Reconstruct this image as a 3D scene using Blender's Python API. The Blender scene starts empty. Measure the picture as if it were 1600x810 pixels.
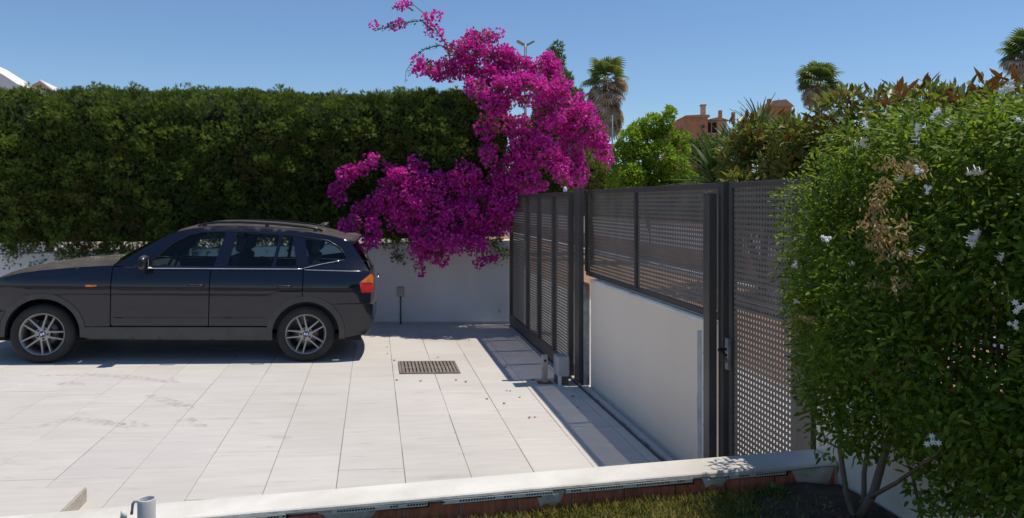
import bpy, bmesh, math, random
import numpy as np
from mathutils import Vector, Matrix
from mathutils.geometry import delaunay_2d_cdt

random.seed(7); np.random.seed(7)
rng = np.random.default_rng(11)
SC = bpy.context.scene
COL = SC.collection

# ------------------------------------------------------------------ camera, sky, sun, exposure
TH = math.radians(10.2); SN, CS = math.sin(TH), math.cos(TH)
CAMZ = 1.87; FPX = 1200.0
cam_d = bpy.data.cameras.new('camera'); cam = bpy.data.objects.new('camera', cam_d); COL.objects.link(cam)
cam.location = (0, 0, CAMZ); cam.rotation_euler = (math.radians(90), 0, -TH)
cam_d.sensor_width = 36; cam_d.lens = 36*FPX/1600
cam_d.shift_y = -(405-316)/1600.0
cam_d.clip_start = .05; cam_d.clip_end = 2000
SC.camera = cam

SUN = Vector((.34, .05, 1.0)).normalized()
world = bpy.data.worlds.new('World'); SC.world = world; world.use_nodes = True
wn = world.node_tree; bg = wn.nodes['Background']
sky = wn.nodes.new('ShaderNodeTexSky'); sky.sky_type = 'NISHITA'; sky.sun_disc = False
sky.sun_elevation = math.asin(SUN.z); sky.sun_rotation = math.atan2(SUN.x, SUN.y)
sky.altitude = 0; sky.air_density = 1.0; sky.dust_density = 0.0; sky.ozone_density = 7.5
wn.links.new(sky.outputs[0], bg.inputs[0]); bg.inputs[1].default_value = .078
sd = bpy.data.lights.new('sun', 'SUN'); sd.energy = 2.6; sd.angle = math.radians(.55); sd.color = (1, .92, .81)
so = bpy.data.objects.new('sun', sd); COL.objects.link(so); so.rotation_euler = SUN.to_track_quat('Z', 'Y').to_euler()
so.location = (8, 2, 30)
vs = SC.view_settings; vs.view_transform = 'Standard'; vs.look = 'None'; vs.exposure = 0.56; vs.gamma = 1
vs.use_curve_mapping = False

# ------------------------------------------------------------------ helpers
def gz(x): return -.03*(x-.607)                       # the driveway falls gently towards the gate
def PY(px, py, y):                                     # photo pixel -> point on the plane of that y
    a = (px-800)/FPX; D = y/(CS-SN*a); X = a*D
    return Vector((X*CS+D*SN, y, CAMZ-(py-316)/FPX*D))
def PD(px, py, D):                                     # photo pixel -> point at that depth
    a = (px-800)/FPX; X = a*D
    return Vector((X*CS+D*SN, -X*SN+D*CS, CAMZ-(py-316)/FPX*D))
def PX(px, py, x):                                     # photo pixel -> point on the plane of that x
    a = (px-800)/FPX; D = x/(a*CS+SN)
    return PD(px, py, D)

def mat(name, col=(.5, .5, .5), rough=.6, metal=0, **k):
    m = bpy.data.materials.new(name); m.use_nodes = True
    b = m.node_tree.nodes['Principled BSDF']
    b.inputs['Base Color'].default_value = (*col, 1); b.inputs['Roughness'].default_value = rough
    b.inputs['Metallic'].default_value = metal
    for kk, v in k.items(): b.inputs[kk.replace('_', ' ')].default_value = v
    return m
def N(m, t): return m.node_tree.nodes.new('ShaderNode'+t)
def L(m, a, b): m.node_tree.links.new(a, b)
def noise_mat(name, c1, c2, scale=5, rough=.8, bump=.2, bscale=None, stretch=(1, 1, 1), detail=6, c3=None, obj_random=0, lo=.35, hi=.65, metal=0, bdist=.01):
    m = mat(name, c1, rough, metal); b = m.node_tree.nodes['Principled BSDF']
    tc = N(m, 'TexCoord'); mp = N(m, 'Mapping'); mp.inputs['Scale'].default_value = stretch
    L(m, tc.outputs['Object'], mp.inputs[0]); vec = mp.outputs[0]
    if obj_random:
        oi = N(m, 'ObjectInfo'); ad = N(m, 'VectorMath'); ad.operation = 'ADD'
        ml = N(m, 'Math'); ml.operation = 'MULTIPLY'; ml.inputs[1].default_value = 57
        L(m, oi.outputs['Random'], ml.inputs[0]); L(m, mp.outputs[0], ad.inputs[0]); L(m, ml.outputs[0], ad.inputs[1]); vec = ad.outputs[0]
    n = N(m, 'TexNoise'); n.inputs['Scale'].default_value = scale; n.inputs['Detail'].default_value = detail
    L(m, vec, n.inputs['Vector'])
    r = N(m, 'ValToRGB'); r.color_ramp.elements[0].position = lo; r.color_ramp.elements[1].position = hi
    r.color_ramp.elements[0].color = (*c1, 1); r.color_ramp.elements[1].color = (*c2, 1)
    L(m, n.outputs[0], r.inputs[0]); out = r.outputs[0]
    if c3:
        n3 = N(m, 'TexNoise'); n3.inputs['Scale'].default_value = scale*.23; n3.inputs['Detail'].default_value = 4
        L(m, vec, n3.inputs['Vector'])
        r3 = N(m, 'ValToRGB'); r3.color_ramp.elements[0].position = .5; r3.color_ramp.elements[1].position = .7
        L(m, n3.outputs[0], r3.inputs[0])
        mx = N(m, 'MixRGB'); L(m, r3.outputs[0], mx.inputs[0]); L(m, out, mx.inputs[1]); mx.inputs[2].default_value = (*c3, 1); out = mx.outputs[0]
    if obj_random:
        hs = N(m, 'HueSaturation'); mr = N(m, 'MapRange'); mr.inputs[3].default_value = 1-obj_random; mr.inputs[4].default_value = 1+obj_random
        L(m, oi.outputs['Random'], mr.inputs[0]); L(m, mr.outputs[0], hs.inputs['Value']); L(m, out, hs.inputs['Color']); out = hs.outputs[0]
    L(m, out, b.inputs['Base Color'])
    if bump:
        bp = N(m, 'Bump'); bp.inputs['Strength'].default_value = bump; bp.inputs['Distance'].default_value = bdist
        n2 = N(m, 'TexNoise'); n2.inputs['Scale'].default_value = bscale or scale*4; n2.inputs['Detail'].default_value = 5
        L(m, vec, n2.inputs['Vector']); L(m, n2.outputs[0], bp.inputs['Height']); L(m, bp.outputs[0], b.inputs['Normal'])
    return m
def leaf_mat(name, cols, trans=.3, rough=.5, spec=.4, tt=(1.5, 1.5, .9)):
    m = mat(name, cols[0], rough); nt = m.node_tree; b = nt.nodes['Principled BSDF']; out = nt.nodes['Material Output']
    b.inputs['Specular IOR Level'].default_value = spec
    g = N(m, 'NewGeometry'); r = N(m, 'ValToRGB'); e = r.color_ramp.elements
    while len(e) < len(cols): e.new(.5)
    for i, c in enumerate(cols): e[i].position = i/(len(cols)-1); e[i].color = (*c, 1)
    L(m, g.outputs['Random Per Island'], r.inputs[0]); L(m, r.outputs[0], b.inputs['Base Color'])
    t = N(m, 'BsdfTranslucent'); mx = N(m, 'MixShader'); mx.inputs[0].default_value = trans
    mc = N(m, 'MixRGB'); mc.blend_type = 'MULTIPLY'; mc.inputs[0].default_value = 1; mc.inputs[2].default_value = (*tt, 1)
    L(m, r.outputs[0], mc.inputs[1]); L(m, mc.outputs[0], t.inputs[0])
    L(m, b.outputs[0], mx.inputs[1]); L(m, t.outputs[0], mx.inputs[2]); L(m, mx.outputs[0], out.inputs[0])
    return m

def tag(o, label=None, cat=None, group=None, kind=None):
    if label: o['label'] = label
    if cat: o['category'] = cat
    if group: o['group'] = group
    if kind: o['kind'] = kind
    return o
def empty(name, loc=(0, 0, 0), rot=(0, 0, 0)):
    o = bpy.data.objects.new(name, None); COL.objects.link(o); o.location = loc; o.rotation_euler = rot
    o.empty_display_size = .2; return o
def link(name, me, parent=None, loc=None, rot=None):
    o = bpy.data.objects.new(name, me); COL.objects.link(o)
    if parent: o.parent = parent
    if loc is not None: o.location = loc
    if rot is not None: o.rotation_euler = rot
    return o
def arr_mesh(name, V, F, mats=(), smooth=False):       # V (n,3), F (m,k) of one polygon size
    V = np.asarray(V, np.float32); F = np.asarray(F, np.int32); k = F.shape[1]
    me = bpy.data.meshes.new(name); me.vertices.add(len(V)); me.vertices.foreach_set('co', V.ravel())
    me.loops.add(F.size); me.loops.foreach_set('vertex_index', F.ravel())
    me.polygons.add(len(F)); me.polygons.foreach_set('loop_start', np.arange(0, F.size, k, dtype=np.int32))
    if smooth: me.polygons.foreach_set('use_smooth', np.ones(len(F), bool))
    me.update(calc_edges=True); me.validate()
    for m in mats: me.materials.append(m)
    return me

class MB:
    def __init__(s): s.v = []; s.f = []; s.sm = []; s.mi = []; s.cur = 0
    def add(s, vs, fs, smooth=False):
        n = len(s.v); s.v += [tuple(v) for v in vs]
        for f in fs: s.f.append(tuple(n+i for i in f)); s.sm.append(smooth); s.mi.append(s.cur)
        return s
    def box(s, x0, x1, y0, y1, z0, z1, M=None):
        vs = [Vector((x, y, z)) for x in (x0, x1) for y in (y0, y1) for z in (z0, z1)]
        if M is not None: vs = [M@v for v in vs]
        return s.add(vs, [(0, 1, 3, 2), (4, 6, 7, 5), (0, 4, 5, 1), (2, 3, 7, 6), (0, 2, 6, 4), (1, 5, 7, 3)])
    def tube(s, pts, r, n=8, cap=True, smooth=True):
        pts = [Vector(p) for p in pts]; rr = r if hasattr(r, '__len__') else [r]*len(pts); rings = []
        up = None
        for i, p in enumerate(pts):
            d = (pts[min(i+1, len(pts)-1)]-pts[max(i-1, 0)]).normalized()
            if up is None: up = d.orthogonal().normalized()
            a = (up-d*up.dot(d))
            a = a.normalized() if a.length > 1e-5 else d.orthogonal().normalized(); b = d.cross(a); up = a
            rings.append([p+(a*math.cos(2*math.pi*j/n)+b*math.sin(2*math.pi*j/n))*rr[i] for j in range(n)])
        vs = [v for g in rings for v in g]; fs = []
        for i in range(len(pts)-1):
            for j in range(n):
                fs.append((i*n+j, i*n+(j+1) % n, (i+1)*n+(j+1) % n, (i+1)*n+j))
        s.add(vs, fs, smooth)
        if cap:
            k = len(s.v)-len(vs); s.f.append(tuple(k+j for j in reversed(range(n)))); s.sm.append(False); s.mi.append(s.cur)
            k2 = k+(len(pts)-1)*n; s.f.append(tuple(k2+j for j in range(n))); s.sm.append(False); s.mi.append(s.cur)
        return s
    def lathe(s, prof, n=32, axis='y', c=(0, 0, 0), smooth=True, closed=False):
        vs = []; fs = []; m = len(prof); cx, cy, cz = c
        for j in range(n):
            a = 2*math.pi*j/n; ca, sa = math.cos(a), math.sin(a)
            for r, h in prof:
                if axis == 'y': vs.append((cx+r*ca, cy+h, cz+r*sa))
                elif axis == 'z': vs.append((cx+r*ca, cy+r*sa, cz+h))
                else: vs.append((cx+h, cy+r*ca, cz+r*sa))
        mm = m if closed else m-1
        for j in range(n):
            for i in range(mm):
                fs.append((j*m+i, j*m+(i+1) % m, ((j+1) % n)*m+(i+1) % m, ((j+1) % n)*m+i))
        return s.add(vs, fs, smooth)
    def grid(s, rows, smooth=True, flip=False):
        n = len(rows[0]); vs = [p for r in rows for p in r]; fs = []
        for i in range(len(rows)-1):
            for j in range(n-1):
                q = (i*n+j, i*n+j+1, (i+1)*n+j+1, (i+1)*n+j); fs.append(q[::-1] if flip else q)
        return s.add(vs, fs, smooth)
    def prism(s, poly, ax, a0, a1, smooth=False):      # polygon extruded along axis: 'x','y','z'
        def mk(p, h): return (h, p[0], p[1]) if ax == 'x' else ((p[0], h, p[1]) if ax == 'y' else (p[0], p[1], h))
        n = len(poly); vs = [mk(p, a0) for p in poly]+[mk(p, a1) for p in poly]
        fs = [tuple(range(n))[::-1], tuple(range(n, 2*n))]+[(i, (i+1) % n, n+(i+1) % n, n+i) for i in range(n)]
        return s.add(vs, fs, smooth)
    def build(s, name, m, parent=None, loc=None, rot=None, bevel=0, fixn=True):
        me = bpy.data.meshes.new(name); me.from_pydata(s.v, [], s.f)
        me.polygons.foreach_set('use_smooth', s.sm); me.polygons.foreach_set('material_index', s.mi)
        if fixn:
            bm = bmesh.new(); bm.from_mesh(me); bmesh.ops.recalc_face_normals(bm, faces=bm.faces); bm.to_mesh(me); bm.free()
        for mm in (m if isinstance(m, (list, tuple)) else [m]): me.materials.append(mm)
        me.update(); o = link(name, me, parent, loc, rot)
        if bevel:
            b = o.modifiers.new('bevel', 'BEVEL'); b.width = bevel; b.segments = 2; b.limit_method = 'ANGLE'
        return o
def BX(name, m, parent, x0, x1, y0, y1, z0, z1, bevel=.003): return MB().box(x0, x1, y0, y1, z0, z1).build(name, m, parent, bevel=bevel)

def unit(v): return v/np.maximum(np.linalg.norm(v, axis=-1, keepdims=True), 1e-9)
def rand_dir(n): return unit(rng.normal(size=(n, 3)))
LEAF = (np.array([(0, 0, 0), (.3, .5, .06), (.3, -.5, .06), (.65, .42, .0), (.65, -.42, .0), (1, 0, -.1), (.3, 0, -.04), (.65, 0, -.08)], float),
        np.array([(0, 6, 1), (0, 2, 6), (1, 6, 7), (1, 7, 3), (6, 2, 4), (6, 4, 7), (3, 7, 5), (7, 4, 5)]))
LEAF4 = (np.array([(0, 0, 0), (.45, .5, .1), (.45, -.5, .1), (1, 0, 0)], float), np.array([(0, 2, 3), (0, 3, 1)]))
BRACT = (np.array([(0, 0, 0), (.5, .55, .18), (.5, -.55, .18), (1, 0, .1), (.5, 0, -.02)], float),
         np.array([(0, 4, 1), (0, 2, 4), (1, 4, 3), (4, 2, 3)]))
def spray_t():
    v = []; f = []
    def blade(u0, v0, u1, v1, w):
        d = np.array((u1-u0, v1-v0)); n = np.array((-d[1], d[0])); n = n/np.linalg.norm(n)*w; k = len(v)
        v.extend([(u0+n[0], v0+n[1], 0), (u0-n[0], v0-n[1], 0), (u1, v1, -.08*u1)]); f.append((k, k+1, k+2))
    blade(0, 0, 1, 0, .07)
    for u in (.12, .34, .56):
        for sg in (1, -1): blade(u, 0, u+.34, sg*(.38-.3*u), .06)
    return np.array(v, float), np.array(f)
SPRAY = spray_t()
def leaf_arrays(pos, axis, nrm, ln, wd, tpl):
    T, F = tpl; axis = unit(axis); side = unit(np.cross(nrm, axis)); nn = np.cross(axis, side)
    ln = np.broadcast_to(ln, (len(pos),)); wd = np.broadcast_to(wd, (len(pos),))
    V = pos[:, None, :]+T[None, :, 0, None]*axis[:, None, :]*ln[:, None, None]+T[None, :, 1, None]*side[:, None, :]*wd[:, None, None]+T[None, :, 2, None]*nn[:, None, :]*ln[:, None, None]
    FF = F[None]+(np.arange(len(pos))*len(T))[:, None, None]
    return V.reshape(-1, 3), FF.reshape(-1, F.shape[1])
def leaves(name, pos, axis, nrm, ln, wd, tpl, m, parent=None):
    V, F = leaf_arrays(pos, axis, nrm, ln, wd, tpl)
    return link(name, arr_mesh(name, V, F, [m]), parent)
def vnoise(P, sc, seed=0):                             # cheap smooth noise in [-1,1]
    r = np.random.default_rng(seed); out = np.zeros(len(P))
    for k in range(5):
        d = unit(r.normal(size=3)); out += np.sin((P@d)*sc*(1+.6*k)+r.uniform(0, 6.28))/(1+.5*k)
    return out/2.2

# ------------------------------------------------------------------ materials
M = {}
M['tile'] = noise_mat('tile', (.60, .572, .528), (.65, .622, .578), 5, .6, .12, 30, (.6, 4.5, 1), 8, c3=(.60, .568, .53), obj_random=.03)
def soil_tile(m):
    b = m.node_tree.nodes['Principled BSDF']; src = b.inputs['Base Color'].links[0].from_socket
    g_ = N(m, 'NewGeometry'); out = src
    for sc, lo, hi, k, st in ((.55, .42, .72, .90, (1, 1, 1)), (2.6, .55, .75, .93, (.35, 1.6, 1)), (9, .62, .72, .88, (.4, 1.4, 1))):
        mp = N(m, 'Mapping'); mp.inputs['Scale'].default_value = st; L(m, g_.outputs['Position'], mp.inputs[0])
        n_ = N(m, 'TexNoise'); n_.inputs['Scale'].default_value = sc; n_.inputs['Detail'].default_value = 6; L(m, mp.outputs[0], n_.inputs['Vector'])
        r_ = N(m, 'ValToRGB'); r_.color_ramp.elements[0].position = lo; r_.color_ramp.elements[1].position = hi
        r_.color_ramp.elements[0].color = (1, 1, 1, 1); r_.color_ramp.elements[1].color = (k, k*.99, k*.97, 1); L(m, n_.outputs[0], r_.inputs[0])
        mx = N(m, 'MixRGB'); mx.blend_type = 'MULTIPLY'; mx.inputs[0].default_value = 1; L(m, out, mx.inputs[1]); L(m, r_.outputs[0], mx.inputs[2]); out = mx.outputs[0]
    L(m, out, b.inputs['Base Color'])
soil_tile(M['tile'])
M['scuff'] = mat('tyre_scuff', (.10, .095, .09), .9)
def scuff_alpha(m):
    b = m.node_tree.nodes['Principled BSDF']; tc = N(m, 'TexCoord'); n_ = N(m, 'TexNoise'); n_.inputs['Scale'].default_value = 20; n_.inputs['Detail'].default_value = 9; L(m, tc.outputs['Object'], n_.inputs['Vector'])
    r_ = N(m, 'MapRange'); r_.inputs[1].default_value = .42; r_.inputs[2].default_value = .75; r_.inputs[3].default_value = 0; r_.inputs[4].default_value = .24; L(m, n_.outputs[0], r_.inputs[0]); L(m, r_.outputs[0], b.inputs['Alpha'])
scuff_alpha(M['scuff'])
M['grout'] = noise_mat('grout', (.46, .43, .395), (.56, .525, .485), 8, .9)
M['ground'] = noise_mat('ground', (.24, .19, .13), (.34, .28, .2), .8, .95, .3)
M['street'] = noise_mat('street', (.42, .40, .37), (.54, .52, .48), 1.4, .9, .2)
M['brickroad'] = noise_mat('brick_road', (.26, .145, .085), (.36, .21, .13), 4, .9, .3)
M['white_wall'] = noise_mat('white_wall', (.76, .745, .715), (.83, .815, .785), 1.7, .85, .3, 45, (1, 1, .4), detail=8, c3=(.70, .675, .64), bdist=.004)
M['cream_wall'] = noise_mat('cream_wall', (.78, .675, .555), (.83, .725, .605), 1.6, .85, .25, 50, (1, 1, .4), detail=8, c3=(.74, .63, .505), bdist=.004)
M['coping'] = noise_mat('coping', (.66, .635, .565), (.78, .755, .685), 4, .8, .7, 22, detail=10, c3=(.50, .465, .40), bdist=.006)
M['brick'] = noise_mat('brick', (.40, .115, .058), (.54, .19, .10), 9, .9, .5, 60, (6, 1, 1), 6, c3=(.26, .10, .06), obj_random=.12)
M['mortar'] = noise_mat('mortar', (.42, .38, .31), (.56, .51, .43), 12, .95, .6, 50)
M['dark_steel'] = noise_mat('dark_steel', (.065, .060, .055), (.09, .081, .073), 3, .45, .08, 60, metal=0, c3=(.10, .088, .075))
M['mesh_steel'] = noise_mat('mesh_steel', (.135, .118, .103), (.175, .155, .135), 4, .55, .0)
M['galv'] = noise_mat('galvanised', (.30, .30, .30), (.42, .42, .41), 22, .5, .1, metal=.3, c3=(.11, .11, .11))
M['peel'] = noise_mat('peeling_paint', (.62, .61, .58), (.72, .71, .68), 26, .7, .3, 30, (1, 1, .3), 6, c3=(.13, .13, .13))
M['grate'] = noise_mat('grate', (.20, .165, .14), (.30, .255, .22), 12, .7, .2, metal=.2)
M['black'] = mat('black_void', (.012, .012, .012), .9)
M['rust'] = noise_mat('rust', (.20, .07, .03), (.33, .14, .06), 20, .9, .4)
M['beige_metal'] = noise_mat('beige_metal', (.36, .32, .27), (.45, .41, .35), 9, .7, .1)
M['grey_plastic'] = noise_mat('grey_plastic', (.40, .41, .41), (.47, .48, .48), 5, .5, .05)
M['white_pipe'] = noise_mat('white_pipe', (.62, .62, .61), (.72, .72, .70), 7, .45, .1, c3=(.6, .57, .52))
M['soil'] = noise_mat('soil', (.05, .034, .022), (.10, .07, .045), 14, .95, .9, 40, bdist=.03)
M['lawn'] = noise_mat('lawn', (.10, .085, .03), (.17, .14, .055), 10, .95, .6, 60)
M['grass'] = leaf_mat('grass_blade', [(.11, .16, .025), (.22, .22, .05), (.36, .29, .10), (.14, .19, .03)], .35, .6)
M['cypress'] = leaf_mat('cypress_leaf', [(.045, .09, .02), (.075, .13, .026), (.11, .16, .032), (.06, .11, .025), (.13, .12, .045)], .3, .65, .15)
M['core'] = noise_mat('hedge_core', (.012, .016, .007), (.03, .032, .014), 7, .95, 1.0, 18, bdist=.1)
M['bark'] = noise_mat('bark', (.13, .10, .075), (.22, .175, .13), 14, .9, .6, 30, (1, 1, .3))
M['bract'] = leaf_mat('bract', [(.60, .016, .37), (.72, .03, .46), (.80, .10, .57), (.54, .012, .32), (.74, .05, .44), (.78, .16, .50)], .42, .6, .2, (1.25, 1.1, 1.25))
M['bleaf'] = leaf_mat('bougainvillea_leaf', [(.06, .095, .02), (.10, .14, .03), (.17, .17, .04)], .3)
M['bloom'] = leaf_mat('pale_bloom', [(.75, .55, .2), (.8, .7, .4), (.7, .45, .15)], .2)
M['jleaf'] = leaf_mat('jasmine_leaf', [(.06, .12, .018), (.11, .18, .022), (.17, .25, .03), (.26, .33, .04), (.08, .15, .022), (.20, .27, .028)], .45, .5, .25)
M['jpetal'] = mat('jasmine_petal', (.82, .82, .80), .6)
M['dry'] = leaf_mat('dry_leaf', [(.36, .26, .13), (.48, .37, .20), (.42, .22, .08), (.55, .45, .28), (.30, .24, .13)], .2, .8, .1)
M['tleaf'] = leaf_mat('tree_leaf', [(.12, .22, .022), (.21, .32, .034), (.31, .42, .05), (.15, .25, .028)], .42, .6, .2)
M['dleaf'] = leaf_mat('dark_leaf', [(.06, .11, .028), (.10, .16, .04), (.16, .21, .05)], .35)
M['oleaf'] = leaf_mat('olive_leaf', [(.10, .15, .035), (.18, .23, .05), (.24, .24, .06), (.13, .18, .035), (.26, .17, .06)], .32)
M['yucca'] = leaf_mat('yucca_leaf', [(.035, .085, .022), (.055, .12, .03), (.09, .15, .04)], .15, .45, .3)
M['ftop'] = leaf_mat('big_leaf_top', [(.09, .13, .03), (.15, .19, .04), (.20, .20, .055)], .2, .42, .4)
M['fback'] = leaf_mat('big_leaf_back', [(.36, .14, .055), (.45, .20, .09), (.28, .11, .05)], .25, .6, .3)
M['palm'] = leaf_mat('palm_frond', [(.08, .13, .03), (.13, .19, .045), (.18, .22, .06)], .3, .5)
M['palmdry'] = leaf_mat('palm_dead', [(.30, .24, .17), (.44, .38, .31), (.36, .22, .14), (.52, .47, .41)], .2, .8, .1)
M['palmbark'] = noise_mat('palm_bark', (.16, .13, .11), (.27, .23, .19), 3, .9, .5, 12, (1, 1, 6))
M['terracotta'] = noise_mat('terracotta_render', (.44, .19, .10), (.52, .24, .13), 2, .9, .1)
M['tan'] = noise_mat('tan_render', (.55, .36, .22), (.62, .43, .28), 2, .9, .1)
M['rooftile'] = noise_mat('roof_tile', (.36, .20, .12), (.52, .33, .22), 5, .9, .5, 12, (8, 1, 1))
M['plaster'] = noise_mat('plaster', (.74, .73, .72), (.80, .79, .78), 1, .85, .05)
M['dark_glass'] = mat('dark_glass', (.02, .025, .03), .1)
M['blue_pole'] = mat('blue_paint', (.12, .30, .42), .5)
M['lamp_grey'] = mat('lamp_grey', (.30, .30, .29), .5, .4)

# ------------------------------------------------------------------ setting: ground, street, driveway, lawn
g = MB(); g.add([(-500, -300, -.4), (600, -300, -.4), (600, 900, -.4), (-500, 900, -.4)], [(0, 1, 2, 3)])
tag(g.build('ground', M['ground']), kind='structure')
tag(BX('pavement', M['street'], None, 2.36, 4.3, -25, 80, -.39, -.09, .01), kind='structure')
tag(BX('road', M['brickroad'], None, 4.32, 8.4, -25, 80, -.39, -.13, .01), kind='structure')
tag(BX('kerb', M['plaster'], None, 8.41, 8.75, -25, 80, -.39, -.02, .015), kind='structure')

X0, X1, Y0, Y1 = -9.6, 2.2, 3.62, 11.84
drv = MB(); dz = -.014
drv.add([(X0, Y0-.1, gz(X0)+dz), (X1+.2, Y0-.1, gz(X1+.2)+dz), (X1+.2, Y1, gz(X1+.2)+dz), (X0, Y1, gz(X0)+dz),
         (X0, Y0-.1, -.39), (X1+.2, Y0-.1, -.39), (X1+.2, Y1, -.39), (X0, Y1, -.39)],
        [(0, 1, 2, 3), (4, 7, 6, 5), (0, 4, 5, 1), (1, 5, 6, 2), (2, 6, 7, 3), (3, 7, 4, 0)])
driveway = tag(drv.build('driveway', M['grout']), kind='structure')
TW, TL, GAP = .447, .895, .0032
tile_meshes = {}
def tile_mesh(w, l):
    k = (round(w, 3), round(l, 3))
    if k not in tile_meshes:
        b = .0025; me = MB()
        a, c = w/2, l/2
        me.add([(-a, -c, -.012), (a, -c, -.012), (a, c, -.012), (-a, c, -.012), (-a, -c, -b), (a, -c, -b), (a, c, -b), (-a, c, -b),
                (-a+b, -c+b, 0), (a-b, -c+b, 0), (a-b, c-b, 0), (-a+b, c-b, 0)],
               [(0, 1, 5, 4), (1, 2, 6, 5), (2, 3, 7, 6), (3, 0, 4, 7), (4, 5, 9, 8), (5, 6, 10, 9), (6, 7, 11, 10), (7, 4, 8, 11), (8, 9, 10, 11)])
        o = me.build('tile_source', M['tile']); tile_meshes[k] = o.data; bpy.data.objects.remove(o)
    return tile_meshes[k]
xr = PY(752.7, 600.6, 8.0).x
xr = (lambda a: (a*CS+SN)*((CAMZ-gz(1.2))*FPX/(600.6-316)))((752.7-800)/FPX)     # a joint read off the photo
ci = 0; xs = xr
while xs+TW < X1: xs += TW
xs -= math.ceil((xs-X0)/TW)*TW-TW
x = xs
while x < X1-.03:
    w = min(TW, X1-x); off = (0, .5, .18, .68, .36)[ci % 5]*TL if ci % 2 else (.5 if ci % 4 else 0)*TL
    y = Y0-TL+off
    while y < Y1-.02:
        a, b = max(y, Y0), min(y+TL, Y1)
        if b-a > .04:
            jx, jz = random.uniform(-.0008, .0008), random.uniform(-.0012, .0012)
            cx = x+w/2+jx
            link('tile', tile_mesh(w-GAP, b-a-GAP), driveway, (cx, (a+b)/2, gz(cx)+jz), (random.uniform(-.0012, .0012), .03, 0))
        y += TL
    x += TW; ci += 1

# tyre scuffs left on the tiles
for P_ in (((60, 668), (110, 655), (160, 660), (205, 668)), ((60, 588), (150, 586), (230, 593), (275, 597)), ((180, 664), (205, 661), (228, 668)), ((250, 598), (268, 593), (280, 598)), ((230, 618), (262, 628), (285, 634), (300, 640)), ((90, 602), (110, 598), (130, 602)), ((270, 660), (292, 656), (320, 668))):
    pts = []
    for a, b in P_:
        d = PD(a, b, 1.0); t = (CAMZ-gz(-2))/(CAMZ-d.z); 
        for _ in range(4): t = (CAMZ-gz(d.x*t))/(CAMZ-d.z)
        pts.append(Vector((d.x*t, d.y*t, gz(d.x*t)+.004)))
    rows = []
    for i in range(len(pts)):
        dr = (pts[min(i+1, len(pts)-1)]-pts[max(i-1, 0)]).normalized(); sd_ = Vector((-dr.y, dr.x, 0)); w_ = .07 if 0 < i < len(pts)-1 else .035
        rows.append([tuple(pts[i]+sd_*w_), tuple(pts[i]), tuple(pts[i]-sd_*w_)])
    rows = [[(a_, b_, gz(a_)+.0045) for a_, b_, c_ in r] for r in rows]
    MB().grid(rows).build('tyre_scuff', M['scuff'], driveway)

# tiled step at the lower left
st = empty('tiled_step', (-1.7, 5.0, gz(-1.7))); tag(st, 'low pale tiled step beside the kerb wall at the driveway edge', 'step')
z1 = .095
MB().box(-4.4, 0, -1.36, 0, -.02, z1-.013).build('step_base', M['mortar'], st, rot=(0, .01, 0))
for i in range(6):
    for j in range(2):
        a0 = -.66*j; a1 = a0-.655
        link('tile', tile_mesh(.72, .655), st, (-.365-.725*i, (a0+a1)/2-.005, z1+.003*i*0-(-.365-.725*i)*.01), (0, .01, 0))

# lawn and soil
lw = MB(); nx, ny = 44, 30
rows = []
for j in range(ny+1):
    yy = -6+(3.395+6)*j/ny; r = []
    for i in range(nx+1):
        xx = -9+(2.215+9)*i/nx; r.append((xx, yy, .465+.012*math.sin(xx*2.3+yy)+.01*math.sin(yy*3.1-xx)+.018*max(0, (xx-.2))*.3))
    rows.append(r)
lawn = tag(lw.grid(rows).build('lawn', M['lawn']), kind='structure')
def lawn_z(xx, yy): return .465+.012*np.sin(xx*2.3+yy)+.01*np.sin(yy*3.1-xx)+.018*np.maximum(0, xx-.2)*.3
soil = MB(); rows = []
for j in range(13):
    yy = .2+3.18*j/12; r = []
    for i in range(9):
        xx = 1.72+.495*i/8+(.06*math.sin(yy*4)+.08*math.sin(yy*1.7) if i == 0 else 0)
        r.append((xx, yy, float(lawn_z(xx, yy))+(.004 if i == 0 else .02+.012*math.sin(xx*17+yy*9))))
    rows.append(r)
tag(soil.grid(rows).build('soil_bed', M['soil']), kind='structure')
n = 34000
gx = rng.uniform(-1.6, 2.1, n); gy = 3.39-rng.uniform(0, 1, n)**1.3*1.6
keep = (gx < 1.80+rng.normal(0, .10, n)-.25*np.clip(3.0-gy, 0, 1)) & (vnoise(np.c_[gx, gy, gx*0], 6, 3) > -.75+rng.normal(0, .2, n)); gx, gy = gx[keep], gy[keep]; n = len(gx)
ax = rand_dir(n)*.55; ax[:, 2] = np.abs(ax[:, 2])*.4+.55
gl = rng.uniform(.025, .06, n)*(1+.3*vnoise(np.c_[gx, gy, gx*0], 4, 5))
o = leaves('grass', np.c_[gx, gy, lawn_z(gx, gy)-.003], ax, rand_dir(n), gl, .006, LEAF4, M['grass'])
tag(o, 'short dry patchy lawn grass in front of the brick kerb wall', 'grass', kind='stuff')

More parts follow.
